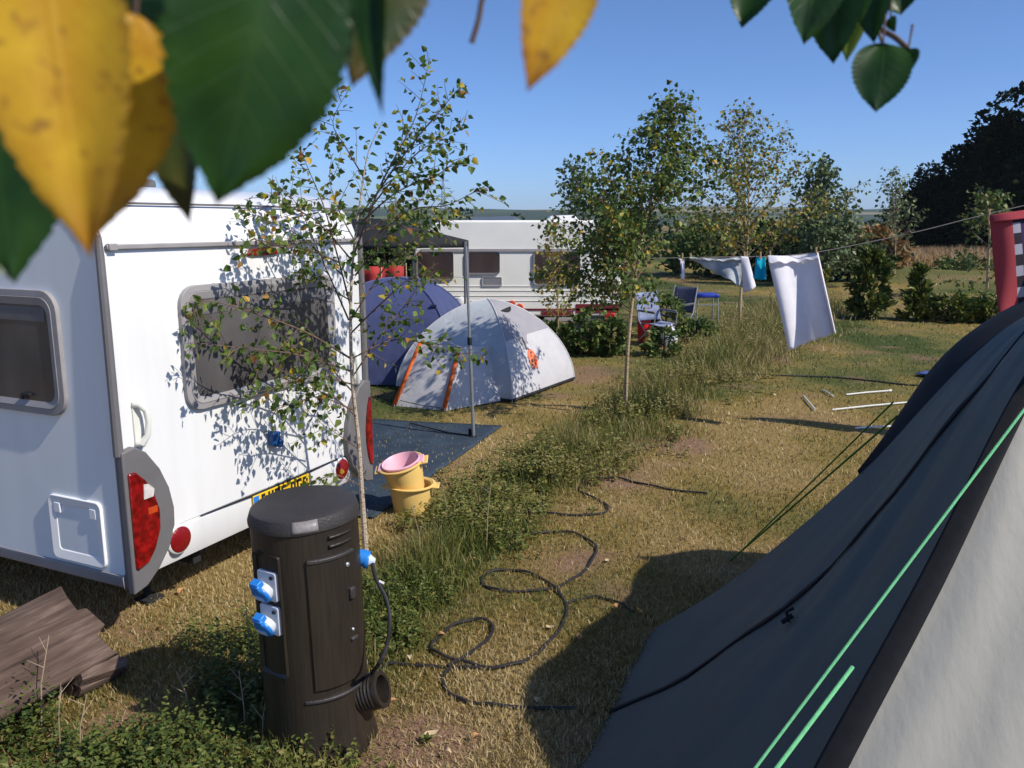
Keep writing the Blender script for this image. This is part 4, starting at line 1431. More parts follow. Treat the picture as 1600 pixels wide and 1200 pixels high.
def cable():
    rub = simple('black_cable_rubber', (.022, .020, .022), .5, .4, .3, 15)
    p0 = PLUGM @ Vector((0, 0, .06))
    root = thing('dark_ground_line', 'black power cable plugged into the post and looped over the grass', 'cable', G(700, 1045))
    m = MB()
    m.lathe([(.028, .03), (.029, .035), (.029, .045), (.02, .06), (.012, .075), (0, .076)], 18, PLUGM)
    m.build('plug', simple('plug_blue_white', (.55, .62, .72), .4, .5, .05), root)
    m = MB(); m.lathe([(.0365, .030), (.038, .034), (.038, .046), (.0365, .05)], 20, PLUGM, cap=False); m.build('plug_ring', M_BLUE, root)
    zz = .014
    gp = [(560, 1075), (592, 1047), (620, 1040), (660, 1044), (705, 1046), (760, 1047), (812, 1040), (850, 1015), (876, 985), (886, 955), (870, 925), (840, 903), (805, 894), (772, 895), (753, 905),
          (757, 918), (785, 926), (830, 927), (875, 918), (910, 898), (928, 873), (931, 857), (912, 841), (885, 833), (845, 835), (800, 840), (782, 830), (784, 815), (800, 805), (840, 803), (880, 806), (930, 806), (949, 799), (945, 788), (918, 775), (905, 765), (915, 752), (940, 748), (965, 748), (1000, 756), (1045, 765), (1105, 773)]
    gp2 = [(700, 1047), (728, 1030), (756, 1010), (770, 992), (765, 977), (740, 973), (708, 983), (684, 1003), (674, 1016), (690, 1028), (725, 1040), (770, 1049), (820, 1040)]
    gp3 = [(703, 1049), (692, 1062), (697, 1080), (715, 1094), (745, 1102), (795, 1107), (900, 1112)]
    gp4 = [(884, 948), (905, 940), (935, 937), (965, 946), (990, 960)]
    def lay(pts, lift=0):
        out_ = []
        for k, (x, y) in enumerate(smooth_poly([(a, b, 0) for a, b in pts], 5) and [(q[0], q[1]) for q in smooth_poly([(a, b, 0) for a, b in pts], 5)]):
            g = G(x, y)
            out_.append(g + Vector((0, 0, zz + lift + .004 * math.sin(k * .9) + float(gheight(np.array(g.x), np.array(g.y))))))
        return out_
    down = [p0, AT(588, 905, 3.28), AT(603, 935, 3.25), AT(609, 970, 3.2), AT(604, 1010, 3.16), AT(590, 1040, 3.12), G(566, 1068, .03)]
    down = [Vector(tuple(q)) for q in smooth_poly([tuple(p) for p in down], 5)]
    m.v, m.f, m.mi = [], [], []
    m.tube(down, .0085, 8)
    m.tube(lay(gp), .0085, 8)
    m.tube(lay(gp2, .008), .0085, 8)
    m.tube(lay(gp3), .0085, 8)
    m.tube(lay(gp4), .007, 8)
    m.build('cord', rub, root)
    m = MB()
    m.tube([AT(592, 908, 3.27), AT(600, 912, 3.27)], .006, 6); m.tube([AT(588, 918, 3.27), AT(594, 912, 3.27)], .004, 6)
    m.build('tag', simple('pale_tag', (.6, .6, .58), .5, .4, .05), root)
    # dark line crossing the lawn further off
    m = MB()
    def lay2(pts): return [G(x, y) + Vector((0, 0, .012)) for x, y in [(q[0], q[1]) for q in smooth_poly([(a, b, 0) for a, b in pts], 4)]]
    m.tube(lay2([(1100, 582), (1150, 584), (1220, 588), (1290, 590), (1360, 596), (1410, 602), (1450, 604)]), .012, 7)
    o = m.build('dark_ground_line', rub, origin=G(1250, 590))
    tag(o, 'dark line lying across the lawn beyond the pale tent poles', 'cable')
cable()

def log():
    m, nt, out = new_mat('weathered_log')
    b = N(nt, 'ShaderNodeBsdfPrincipled'); b.inputs['Roughness'].default_value = .85; b.inputs['Specular IOR Level'].default_value = .15
    tc = N(nt, 'ShaderNodeTexCoord'); mp = N(nt, 'ShaderNodeMapping'); mp.inputs['Scale'].default_value = (1.2, 14, 14)
    nt.links.new(tc.outputs['Object'], mp.inputs['Vector'])
    nz = N(nt, 'ShaderNodeTexNoise'); nz.inputs['Scale'].default_value = 2.5; nz.inputs['Detail'].default_value = 7; nz.inputs['Roughness'].default_value = .65
    nt.links.new(mp.outputs['Vector'], nz.inputs['Vector'])
    n2 = N(nt, 'ShaderNodeTexNoise'); n2.inputs['Scale'].default_value = 3.0; n2.inputs['Detail'].default_value = 3; nt.links.new(tc.outputs['Object'], n2.inputs['Vector'])
    ad = N(nt, 'ShaderNodeMath', operation='MULTIPLY_ADD'); nt.links.new(nz.outputs['Fac'], ad.inputs[0]); ad.inputs[1].default_value = .7
    ml = N(nt, 'ShaderNodeMath', operation='MULTIPLY'); nt.links.new(n2.outputs['Fac'], ml.inputs[0]); ml.inputs[1].default_value = .4
    nt.links.new(ml.outputs[0], ad.inputs[2])
    r = ramp(nt, [(.32, (.03, .02, .016)), (.46, (.075, .05, .04)), (.60, (.12, .083, .066)), (.75, (.23, .17, .14))])
    nt.links.new(ad.outputs[0], r.inputs['Fac']); nt.links.new(r.outputs['Color'], b.inputs['Base Color'])
    bp = N(nt, 'ShaderNodeBump'); bp.inputs['Strength'].default_value = .8; bp.inputs['Distance'].default_value = .012
    nt.links.new(nz.outputs['Fac'], bp.inputs['Height']); nt.links.new(bp.outputs['Normal'], b.inputs['Normal'])
    nt.links.new(b.outputs['BSDF'], out.inputs['Surface'])
    A = G(118, 985, .22); Bp = G(-150, 1125, .22)
    ax = (Bp - A); ax.z = 0; L = 1.7; ax.normalize()
    nx = Vector((-ax.y, ax.x, 0))
    if nx.y > 0: nx = -nx            # towards the viewer
    root = thing('log', 'weathered grey brown split log lying in the weeds, lower left', 'log', (A.x, A.y, 0), math.atan2(ax.y, ax.x), local=True)
    # facets of the split surface, local x along the log; side = sign so that -y or +y faces the camera
    s = 1 if (Matrix.Rotation(-math.atan2(ax.y, ax.x), 3, 'Z') @ nx).y > 0 else -1
    prof = [(-.30, .0), (-.32, .16), (-.26, .31), (-.12, .415), (-.02, .425), (.085, .375), (.095, .362), (.20, .285), (.215, .262), (.27, .16), (.25, .135), (.16, .09), (.12, .0)]
    mb = MB()
    nseg = 18
    rows = []
    rr = random.Random(4)
    for k in range(nseg + 1):
        f = k / nseg
        row = []
        for i, (y, z) in enumerate(prof):
            jx = (.10 * math.sin(i * 1.7) + .06 * z + .05 * rr.uniform(-1, 1)) * (1 if k == 0 else (0 if k < nseg else 1))
            sc = 1 + .03 * math.sin(f * 5 + i)
            row.append(Vector((f * L + jx * .45, s * y * sc, z * sc)))
        rows.append(row)
    n = len(prof)
    vs = [p for r_ in rows for p in r_]
    fs = [(k * n + i, k * n + i + 1, (k + 1) * n + i + 1, (k + 1) * n + i) for k in range(nseg) for i in range(n - 1)]
    c0 = len(vs)
    vs.append(Vector((.05, 0, .2))); vs.append(Vector((L - .05, 0, .2)))
    for i in range(n - 1):
        fs.append((c0, i + 1, i)); fs.append((c0 + 1, nseg * n + i, nseg * n + i + 1))
    mb.add(vs, fs)
    global SMOOTH
    SMOOTH = .35
    mb.build('timber', m, root, bevel=.008)
    # splintered underside and roots at the cut end
    mb = MB()
    for k in range(9):
        y0 = s * rr.uniform(.02, .24); z0 = rr.uniform(.02, .16)
        mb.tube([(.2, y0, z0), (-.02, y0 + s * rr.uniform(-.03, .05), z0 * .7), (-.01 - rr.uniform(.0, .06), y0 + s * rr.uniform(-.05, .10), rr.uniform(.0, .06))], [.05, .035, .008], 6)
    mb.build('splintered_root', m, root)
    SMOOTH = .6
log()

# ------------------------------------------------------------------ tubs, mat, pole
def tubs():
    yel = simple('yellow_tub_plastic', (.88, .61, .20), .45, .4, .05, 10, trans=.12)
    pink = simple('pink_basin_plastic', (.86, .48, .58), .45, .4, .05, 10, trans=.1)
    def tub(name, label, base, rb, rt, h, tilt, mat, group, rim=.022):
        root = thing(name, label, 'tub', base, group=group)
        M = Matrix.Translation(base) @ tilt
        m = MB()
        t = .006
        m.lathe([(0, 0), (rb * .96, 0), (rb, .012), (rb + (rt - rb) * .55, h * .52), (rb + (rt - rb) * .60, h * .55), (rt, h - .012), (rt + rim * .6, h - .006), (rt + rim, h), (rt + rim, h + .008), (rt + rim * .4, h + .012),
                 (rt - t, h), (rb - t, .02), (0, .012)], 40, M, cap=False)
        m.build('bowl', mat, root)
        for s in (-1, 1):
            m = MB(); m.box((s * (rt + rim), 0, h - .01), (.06, .13, .016), M); m.build('handle', mat, root, bevel=.006)
        return root
    b = G(640, 806)
    b = Vector((b.x, b.y + .12, 0))
    g = 'stacked plastic tubs'
    tub('plastic_tub', 'upright yellow tub on the ground at the bottom of the stack', b, .135, .165, .215, Matrix.Identity(4), yel, g, .028)
    # lower rim of a second tub sits inside, tilted
    t1 = Matrix.Rotation(math.radians(-13), 4, 'Y') @ Matrix.Rotation(math.radians(10), 4, 'X')
    tub('plastic_tub', 'tilted yellow tub stacked on top of another tub', b + Vector((-.012, -.01, .17)), .125, .155, .235, t1, yel, g, .024)
    up = t1 @ Vector((0, 0, 1))
    tub('pink_basin', 'pink basin nested inside the tilted yellow tub', b + Vector((-.012, -.01, .17)) + up * .10, .112, .142, .150, t1, pink, None, .008)
    m = MB(); m.lathe([(.131, .10), (.141, .103), (.142, .118), (.134, .121)], 36, Matrix.Translation(b + Vector((-.012, -.01, .17))) @ t1, cap=False)
    c = b + Vector((-.012, -.01, .17)) + up * .165 + Vector((.02, .01, 0))
    m2 = MB(); m2.lathe([(0, -.04), (.03, -.03), (.042, 0), (.03, .03), (0, .04)], 16, Matrix.Translation(c))
    m2.box((-.06, -.02, -.01), (.05, .03, .012), Matrix.Translation(c))
    o = m2.build('green_scrubber', simple('green_sponge', (.10, .45, .36), .8, .2, .1, 20), origin=c)
    tag(o, 'round green scrubber lying in the pink basin', 'scrubber')
tubs()

def mat_and_pole():
    mm = simple('blue_ground_mat', (.028, .045, .066), .75, .25, .14, 4, bump=.5, bscale=220, col2=(.04, .06, .085))
    c = [G(785, 668), G(555, 655), G(380, 790), G(585, 812), G(668, 742)]
    m = MB()
    def fn(u, v):
        a = c[1].lerp(c[0], u); b_ = c[2].lerp(c[3], u)
        if False: pass
        p = a.lerp(b_, v)
        # right edge follows the photographed outline
        return (p.x, p.y, .018 + float(gheight(np.array(p.x), np.array(p.y))) + .004 * math.sin(9 * u + 5 * v) * math.sin(7 * v))
    m.grid(fn, 24, 24)
    o = m.build('ground_mat', mm, origin=c[0], solid=.006)
    tag(o, 'dark blue awning groundsheet lying beside the white caravan', 'ground mat')
    b = G(740, 686); 
    root = thing('awning_pole', 'slim grey upright pole standing on the blue mat', 'pole', b)
    top = AT(728, 385, b.y - .02)
    m = MB(); mid = b.lerp(top, .52)
    m.tube([b, mid], .018, 10); m.build('lower_tube', M_ALU, root)
    m = MB(); m.tube([mid, top], .014, 10); m.tube([top, top + Vector((0, 0, .05))], .006, 6); m.build('upper_tube', M_ALU, root)
    m = MB(); m.lathe([(.022, -.04), (.024, -.03), (.024, .03), (.022, .04)], 12, Matrix.Translation(mid)); m.build('clamp', M_BLACK, root)
    m = MB(); m.box(b + Vector((-.03, .04, .05)), (.05, .02, .10)); m.lathe([(.04, .018), (.04, .03), (.02, .04)], 12, Matrix.Translation(b)); m.build('foot', M_BLACK, root)
    m = MB()
    m.tube([b + Vector((0, 0, .035)), G(700, 676, .035), G(641, 661, .035)], .008, 6)  # thin dark strip drawn along the shadow of the pole
    o = m.build('pole_shadow_strip', M_BLACK, origin=b)
    tag(o, 'black strip modelled as the pole shadow across the blue mat', 'cord')
mat_and_pole()

# ------------------------------------------------------------------ dome tents
def cloth_mat(name, col, trans=.25, rough=.7, bump=.4, bscale=7, var=.06, spec=.25, bdist=.03):
    return simple(name, col, rough, spec, var, 5, bump=bump, bscale=bscale, trans=trans, bdist=bdist)

def dome_point(c, corners, h, ang_f, t, pw=.86, px=.92):
    """ang_f in 0..4 runs round the square base, t from apex (0) to the hem (1)"""
    i = int(ang_f) % 4; f = ang_f - int(ang_f)
    b = corners[i].lerp(corners[(i + 1) % 4], f)
    k = math.sin(t * math.pi / 2) ** px
    z = h * math.cos(t * math.pi / 2) ** pw
    sag = 1 - .05 * math.sin(f * math.pi) * math.sin(t * math.pi)
    p = c + (b - c) * k * sag
    return Vector((p.x, p.y, z + .02))

def grey_dome():
    Cc, Dd = G(800, 630), G(897, 594)
    d = (Dd - Cc); n = Vector((-d.y, d.x, 0)).normalized() * d.length
    Ee, Aa = Dd + n, Cc + n
    cs = [Cc, Dd, Ee, Aa]
    c = (Cc + Ee) / 2
    root = thing('dome_tent', 'small pale grey dome tent with orange tapes and an orange oval badge', 'tent', c, group='tents')
    grey = cloth_mat('pale_grey_flysheet', (.63, .62, .64), .22, .6, .5, 5)
    vent = cloth_mat('mid_grey_vent_panel', (.36, .35, .38), .15, .6, .4, 6)
    pale = cloth_mat('bluish_white_fly', (.60, .64, .67), .25, .5, .5, 5)
    orange = cloth_mat('orange_tape', (.80, .16, .03), .2, .6, .2, 20)
    h = 1.17
    P = lambda a, t: dome_point(c, cs, h, a, t, 1.12, 1.22)
    m = MB(); m.grid(lambda u, v: P(u * .9999, v), 20, 24); m.build('fly_panel', grey, root)
    for k, mm in ((1, grey), (2, grey), (3, pale)):
        m = MB(); m.grid(lambda u, v: P(k + u * .9999, v), 20, 24); m.build('fly_panel', mm, root)
    off = Vector((d.y, -d.x, 0)).normalized()
    def skin(a, t, o=.006):
        p = P(a, t); q1 = P(min(a + .01, int(a) + .9999), t); q2 = P(a, t + .01)
        nn = (q1 - p).cross(q2 - p).normalized()
        if nn.dot(p - c) < 0: nn = -nn
        return p + nn * o
    # darker upper vent panel on the right face, its lower edge rising in a V at the middle
    m = MB(); m.grid(lambda u, v: skin(.02 + .96 * u, .03 + v * (.50 + .10 * max(0, 1 - abs(u - .36) * 7) + .03 * (1 - u))), 26, 14); m.build('vent_panel', vent, root)
    m = MB()
    m.grid(lambda u, v: skin(.20 + .52 * u, .285 - .03 * u + v * .05 * math.sin(math.pi * min(1, max(0, u * .9 + .05))), .012), 14, 4); m.build('vent_slot', M_DARK, root)
    m = MB(); m.tube([skin(.36, .56 + .10 * k / 6, .012) for k in range(7)], .009, 6); m.build('vent_tie', M_DGREY, root)
    # badge: oval disc with pale mark
    def disc(a0, t0, ra, rt, o, mat, name, parent):
        mm = MB()
        vs = [skin(a0, t0, o)]; k = 26
        for j in range(k):
            q = 2 * math.pi * j / k
            vs.append(skin(a0 + ra * math.cos(q), t0 + rt * math.sin(q), o))
        mm.add(vs, [(0, j + 1, (j + 1) % k + 1) for j in range(k)])
        return mm.build(name, mat, parent)
    bd = disc(.415, .735, .075, .075, .006, cloth_mat('coral_orange_badge', (.80, .20, .09), .1, .7, 0), 'badge', root)
    paleor = cloth_mat('pale_orange_print', (.82, .42, .30), .1, .7, .0)
    mk = MB()
    mk.tube([skin(.415 + .058 * math.cos(.3 * k), .735 + .058 * math.sin(.3 * k), .009) for k in range(22)], .006, 5)
    for (a0, t0, a1, t1) in ((.39, .705, .44, .70), (.385, .735, .40, .76)):
        mk.tube([skin(a0, t0, .009), skin((a0 + a1) / 2, (t0 + t1) / 2 + .004, .010), skin(a1, t1, .009)], .007, 5)
    mk.build('badge_print', paleor, bd)
    disc(.445, .765, .020, .020, .009, cloth_mat('deep_orange_print', (.62, .08, .02), .1, .7, 0), 'badge_spot', bd)
    # pole sleeves along the arches
    for a in (0, 1, 2, 3):
        m = MB(); m.tube([P(a + .0001, t / 18.0) for t in range(19)], .012, 6); m.build('pole_sleeve', grey, root)
    # dark hem
    m = MB()
    for k in range(4):
        pts = [P(k + .9999 * j / 12.0, 1.0) for j in range(13)]
        m.tube([Vector((p.x, p.y, .03)) for p in pts], .022, 6)
    m.build('groundsheet_edge', M_DARK, root)
    # porch towards the camera-left with two orange tapes
    A, B = G(617, 635), G(695, 642)
    A2, B2 = AT(658, 536, A.y + .22), AT(719, 543, B.y + .30)
    ridgeA, ridgeB = P(3.35, .62), P(3.82, .60)
    footA, footB = P(3.12, 1.0), P(3.92, 1.0)
    def quad(a, b_, c_, d_, mat, bulge=.03, nn=None):
        mm = MB()
        nr = (b_ - a).cross(d_ - a).normalized()
        if nr.y > 0: nr = -nr
        mm.grid(lambda u, v: (a.lerp(b_, u)).lerp(d_.lerp(c_, u), v) + nr * bulge * math.sin(math.pi * u) * math.sin(math.pi * v), 14, 14)
        return mm.build('porch_panel', mat, root)
    quad(A, B, B2, A2, grey, .015)
    quad(B, footB, ridgeB, B2, grey, .03)
    quad(footA, A, A2, ridgeA, grey, .03)
    quad(A2, B2, ridgeB, ridgeA, grey, .05)
    top = A2.lerp(B2, .5) + Vector((0, 0, .07))
    m = MB(); m.tube([Vector(tuple(q)) for q in smooth_poly([tuple(A2), tuple(top), tuple(B2)], 5)], .012, 6); m.build('porch_arch', grey, root)
    for (p, q) in ((A, A2), (B, B2)):
        sd_ = (B - A).normalized() * .03
        m = MB()
        fwd = Vector((-.01, -.03, .01))
        m.add([p - sd_ + fwd, p + sd_ + fwd, q + sd_ * .8 + fwd, q - sd_ * .8 + fwd], [(0, 1, 2, 3)])
        m.build('orange_tape', orange, root, solid=.006)
    m = MB(); m.tube([A.lerp(B, .12) + Vector((0, -.04, .09)), A.lerp(B, .5) + Vector((0, -.05, .06)), B + Vector((0, -.04, .04))], .006, 5)
    m.tube([A2.lerp(B2, .7) + Vector((0, -.02, -.25)), A.lerp(A2, .25) + Vector((.06, -.04, 0))], .006, 5); m.build('zip', M_DGREY, root)
    m = MB()
    for p in (A, B, Dd, Cc): m.tube([p + Vector((0, 0, .06)), p + Vector((.0, -.06, -.02))], .006, 5)
    m.build('peg', M_DGREY, root)
grey_dome()

def blue_dome():
    c = AT(622, 560, 12.1); c.z = 0
    r = 1.12
    cs = [c + Vector((r * 1.25 * math.cos(a), r * 1.05 * math.sin(a), 0)) for a in (math.radians(x) for x in (-52, 38, 128, 218))]
    root = thing('dome_tent', 'blue violet dome tent half hidden behind the white caravan corner', 'tent', c, group='tents')
    blue = cloth_mat('blue_violet_flysheet', (.085, .105, .235), .25, .55, .6, 4, .1)
    dk = cloth_mat('navy_trim', (.02, .022, .06), .1)
    h = 1.42
    P = lambda a, t: dome_point(c, cs, h, a, t, .80, .92)
    for k in range(4):
        m = MB(); m.grid(lambda u, v: P(k + u * .9999, v), 18, 22); m.build('fly_panel', blue, root)
    for a in range(4):
        m = MB(); m.tube([P(a + .0001, t / 18.0) for t in range(19)], .014, 6); m.build('pole_sleeve', blue, root)
    m = MB(); m.tube([P(.35 + .1 * k, .12 + .02 * k) + Vector((0, -.02, .015)) for k in range(4)], .02, 6); m.build('vent', dk, root)
    m = MB(); m.box(P(3.95, .5) + Vector((0.05, -.03, 0)), (.08, .03, .03)); m.build('guy_tab', dk, root)
    # porch flap in pale blue with a dark stripe
    pale = cloth_mat('pale_blue_flap', (.50, .60, .66), .2); stripe = cloth_mat('slate_stripe', (.06, .085, .11), .1)
    a, b_ = G(615, 600), G(560, 600); tp = AT(565, 500, a.y + .35); tq = AT(556, 500, a.y + .35)
    m = MB(); m.grid(lambda u, v: b_.lerp(a, u).lerp(tq.lerp(tp, u), v), 8, 8); f = m.build('porch_flap', pale, root, solid=.005)
    a2, b2, t2, s2 = b_.lerp(a, .72), b_.lerp(a, .45), tq.lerp(tp, .65), tq.lerp(tp, .45)
    o = Vector((0, -.012, .004))
    m = MB(); m.add([b2 + o, a2 + o, t2 + o, s2 + o], [(0, 1, 2, 3)]); m.build('stripe', stripe, f, solid=.004)
blue_dome()

def gazebo():
    Y = 13.6
    dark = cloth_mat('dark_green_grey_canopy', (.018, .020, .022), .03, .8, .3)
    e1 = AT(726, 381, Y)
    root = thing('gazebo', 'dark canopy awning with a low sloping roof behind the blue tent', 'gazebo', (e1.x - 1.6, Y + .9, 0))
    x1 = e1.x; z1 = e1.z; pk = AT(592, 342, Y + .9)
    x0 = x1 - 3.1
    m = MB()
    zl = AT(600, 391, Y).z
    cs = [Vector((x0, Y, z1)), Vector((x1, Y, z1 + .04)), Vector((x1 - .05, Y + 1.9, z1 + .02)), Vector((x0, Y + 1.9, z1))]
    p0, p1 = Vector((x0 + .9, Y + .9, pk.z)), Vector((pk.x, Y + .95, pk.z))
    m.add(cs + [p0, p1], [(0, 1, 5, 4), (1, 2, 5), (2, 3, 4, 5), (3, 0, 4)])
    m.build('canopy', dark, root, solid=.01)
    m = MB()
    for i in range(4):
        a, b_ = cs[i], cs[(i + 1) % 4]
        m.add([a, b_, b_ - Vector((0, 0, .10)), a - Vector((0, 0, .10))], [(0, 1, 2, 3)])
    m.build('valance', dark, root, solid=.008)
    for p in cs:
        m = MB(); m.tube([Vector((p.x, p.y, 0)), p], .02, 8); m.build('leg', M_DGREY, root)
    red = cloth_mat('red_windbreak_cloth', (.50, .05, .045), .25, .7, .5, 4)
    A, B_ = AT(556, 416, Y - .3), AT(634, 414, Y - .3)
    m = MB(); m.grid(lambda u, v: (A.x + (B_.x - A.x) * u, Y - .3 + .04 * math.sin(u * 14), A.z * (1 - v) + .3 * v), 20, 8)
    r2 = thing('windbreak', 'red cloth windbreak above the blue tent', 'windbreak', ((A.x + B_.x) / 2, Y - .3, 0))
    m.build('cloth', red, r2, solid=.006)
    for x in (A.x, (A.x + B_.x) / 2, B_.x):
        m = MB(); m.tube([(x, Y - .28, 0), (x, Y - .28, A.z + .05)], .014, 6); m.build('post', M_BARK2, r2)
    cone_bush('green_shrub', 'dark bushy shrub in the shade under the dark canopy', 600, 470, 16.6, 1.9, 1.0, 31, M_HEDGE, 1800, .16, 'egg', None, 'shrub', .6)
    # pale water carrier at the end of the blue tent
    b = AT(722, 500, 14.6); b.z = 0
    root = thing('water_carrier', 'pale grey water carrier with a white lid beside the blue tent', 'water carrier', b)
    zt = AT(722, 463, 14.6).z
    m = MB(); m.lathe([(0, 0), (.15, 0), (.17, .03), (.17, zt * .7), (.14, zt * .85), (.10, zt * .9)], 20, Matrix.Translation(b)); m.build('drum', simple('blue_grey_drum', (.30, .34, .38), .5, .4, .06), root)
    m = MB(); m.lathe([(.13, zt * .86), (.14, zt * .9), (.12, zt * .97), (0, zt)], 20, Matrix.Translation(b)); m.build('lid', M_WHITE, root)
gazebo()

# ------------------------------------------------------------------ the big tent on the right
def big_tent():
    R0 = G(1010, 985)
    root = thing('large_tent', 'big dark slate blue family tent with a grey front panel and bright green guy ropes', 'tent', (1.6, 3.2, 0), group='tents')
    slate = simple('slate_blue_flysheet', (.082, .098, .094), .6, .25, .08, 3, bump=.5, bscale=4, trans=.10, bdist=.03)
    grey = simple('grey_tent_polyester', (.395, .385, .345), .6, .3, .04, 3, bump=.30, bscale=15, trans=.15, bdist=.008, stretch=(2.0, 2.0, .35))
    black = simple('black_tent_trim', (.010, .011, .014), .75, .2, .2, 20, bump=.15, bscale=25)
    Fp = [(.36, 1.84, -.02), (.64, 1.995, .30), PR(1280, 1200, 2.40), (1.24, 2.345, 1.16), PR(1600, 600, 2.62), (1.92, 2.72, 2.0), (2.2, 2.82, 2.16)]
    Rp = [tuple(R0 + Vector((0, 0, -.02))), PR(1140, 910, 4.40), PR(1260, 815, 4.15), PR(1346, 738, 4.03), PR(1384, 701, 3.98), PR(1460, 617, 3.92), PR(1530, 547, 3.92), PR(1600, 495, 3.97), (2.75, 4.0, 1.87)]
    Fc = smooth_poly(Fp, 8); Rc = smooth_poly(Rp, 8)
    hem = [Vector((.36, 1.84, -.02)), Vector((.17, 2.35, -.02)), Vector((.15, 2.75, -.02)), G(900, 1200, -.02), Vector(tuple(G(960, 1085, -.02))), Vector(tuple(R0 + Vector((0, 0, -.02))))]
    hc = smooth_poly([tuple(p) for p in hem], 8)
    def cur(c, t):
        p, _ = along(c, min(max(t, 0), 1)); return Vector(tuple(p))
    def S(s, t):
        a, b = cur(Fc, t), cur(Rc, t)
        p = a.lerp(b, s)
        h0 = cur(hc, s) - cur(Fc, 0).lerp(cur(Rc, 0), s)
        p = p + h0 * (1 - t) ** 2.2
        # slack of the fabric between the arches
        sag = math.sin(math.pi * s) * math.sin(math.pi * min(1, t * 1.1)) * -.035
        wr = (.011 * math.sin(9 * s + 5 * t) + .006 * math.sin(23 * s - 9 * t + 1) + .010 * math.sin(13 * s + 2 * math.sin(6 * t)) * (1 - t) + .004 * math.sin(47 * s - 14 * t)) * math.sin(math.pi * s)
        return p + Vector((-.75, .2, .6)) * (sag + wr)
    def nrm(s, t):
        e = .01
        n = (S(min(1, s + e), t) - S(max(0, s - e), t)).cross(S(s, min(1, t + e)) - S(s, max(0, t - e))).normalized()
        return n if n.x < 0 else -n
    m = MB(); m.grid(S, 40, 48); m.build('side_panel', slate, root)
    # seam webbing and toggle across the side panel
    def strip(name, path, w, mat, o=.006, par=root):
        mm = MB(); vs = []; fs = []
        pts = [S(*q) + nrm(*q) * o for q in path]
        for i, p in enumerate(pts):
            d = (pts[min(i + 1, len(pts) - 1)] - pts[max(i - 1, 0)]).normalized()
            sd_ = d.cross(nrm(*path[i])).normalized() * w * (1 + .25 * math.sin(i * 1.9))
            vs += [p - sd_, p + sd_]
        for i in range(len(pts) - 1): fs.append((2 * i, 2 * i + 1, 2 * i + 3, 2 * i + 2))
        mm.add(vs, fs)
        return mm.build(name, mat, par, solid=.004)
    strip('seam_webbing', [(.74 - .40 * k / 30.0 + .006 * math.sin(k * 1.3), .0 + .90 * k / 30.0) for k in range(31)], .014, black)
    mm = MB(); p = S(.50, .30); n_ = nrm(.5, .3)
    mm.tube([p + n_ * .004, p + n_ * .03 + Vector((.01, 0, .02)), p + n_ * .012 + Vector((.025, .01, .045))], .006, 6); mm.tube([p + n_ * .012 + Vector((-.02, 0, -.01)), p + n_ * .012 + Vector((.02, 0, .02))], .009, 6)
    mm.build('toggle', black, root)
    # front edge band (pole sleeve) and the grey front panel
    def band(t, k):
        p = cur(Fc, t); q = cur(Fc, min(1, t + .02)); d = (q - cur(Fc, max(0, t - .02))).normalized()
        rt = Vector((.95, -.16, 0)); rt = (rt - d * rt.dot(d)).normalized()
        return p + rt * k + d.cross(rt) * .012 * math.sin(math.pi * min(1, k / .085)) * -1
    m = MB(); m.grid(lambda u, v: band(v, -.012 + (.100 - .058 * min(1, v * 1.25)) * u), 8, 50); m.build('pole_sleeve', black, root, solid=.006)
    RB = [(2.75, 1.35, -.02), (2.78, 1.6, .7), (2.84, 1.95, 1.5), (2.9, 2.3, 2.3)]
    Rb = smooth_poly(RB, 6)
    def front(u, v):
        a = band(v, .078 - .058 * min(1, v * 1.25)) + Vector((.0, .008, 0)); b = cur(Rb, v)
        p = a.lerp(b, u)
        w = math.sin(math.pi * min(1, u * 1.15)) 
        wr = .020 * math.sin(3.2 * u + 7 * v) * w + .008 * math.sin(17 * u - 4 * v + 2 * math.sin(5 * v)) * w + .010 * math.sin(46 * u + 13 * v + 2 * math.sin(9 * v)) * (1 - u) ** 3 + .006 * (1 - abs(math.sin(7 * u - 5 * v + 1.5 * math.sin(4 * v + 2 * u)))) ** 3 * w + .005 * (1 - abs(math.sin(11 * u + 8 * v + 1.2 * math.sin(6 * u)))) ** 4 * w
        return p + Vector((-.1, -.85, .4)) * (wr - .05 * w)
    m = MB(); m.grid(front, 110, 110); m.build('front_panel', grey, root)
    # black rear arch and the rest of the body behind
    ed = [PR(1344, 740, 4.035), PR(1384, 701, 3.985), PR(1460, 617, 3.925), PR(1530, 547, 3.925), PR(1600, 495, 3.975), (2.75, 4.0, 1.875)]
    sil = [PR(1342, 741, 4.05), PR(1378, 688, 4.12), PR(1413, 634, 4.2), PR(1460, 570, 4.27), PR(1518, 517, 4.3), PR(1600, 470, 4.35), PR(1700, 447, 4.4)]
    ec, scv = smooth_poly(ed, 6), smooth_poly(sil, 6)
    m = MB(); m.grid(lambda u, v: cur(ec, u).lerp(cur(scv, u), v) + Vector((-.3, .2, .5)) * (.03 * math.sin(math.pi * v)), 30, 8); m.build('rear_arch', black, root)
    back = [(1.72, 4.2, -.02), (1.95, 4.55, -.02), (2.3, 4.8, -.02), (2.9, 5.0, -.02), (3.4, 5.0, -.02)]
    bc = smooth_poly(back, 6)
    m = MB(); m.grid(lambda u, v: cur(scv, u).lerp(cur(bc, u), v), 30, 12); m.build('rear_panel', black, root)
    m = MB(); m.grid(lambda u, v: Vector((2.60, 4.20, 1.78)).lerp(Vector((3.1, 4.35, 1.84)), u).lerp(Vector((2.63, 4.22, 1.99)), v), 4, 8); m.build('shadow_peak', black, root, solid=.01)  # unseen peak added to point the corner of the tent's cast shadow
    # far side of the tent
    m = MB()
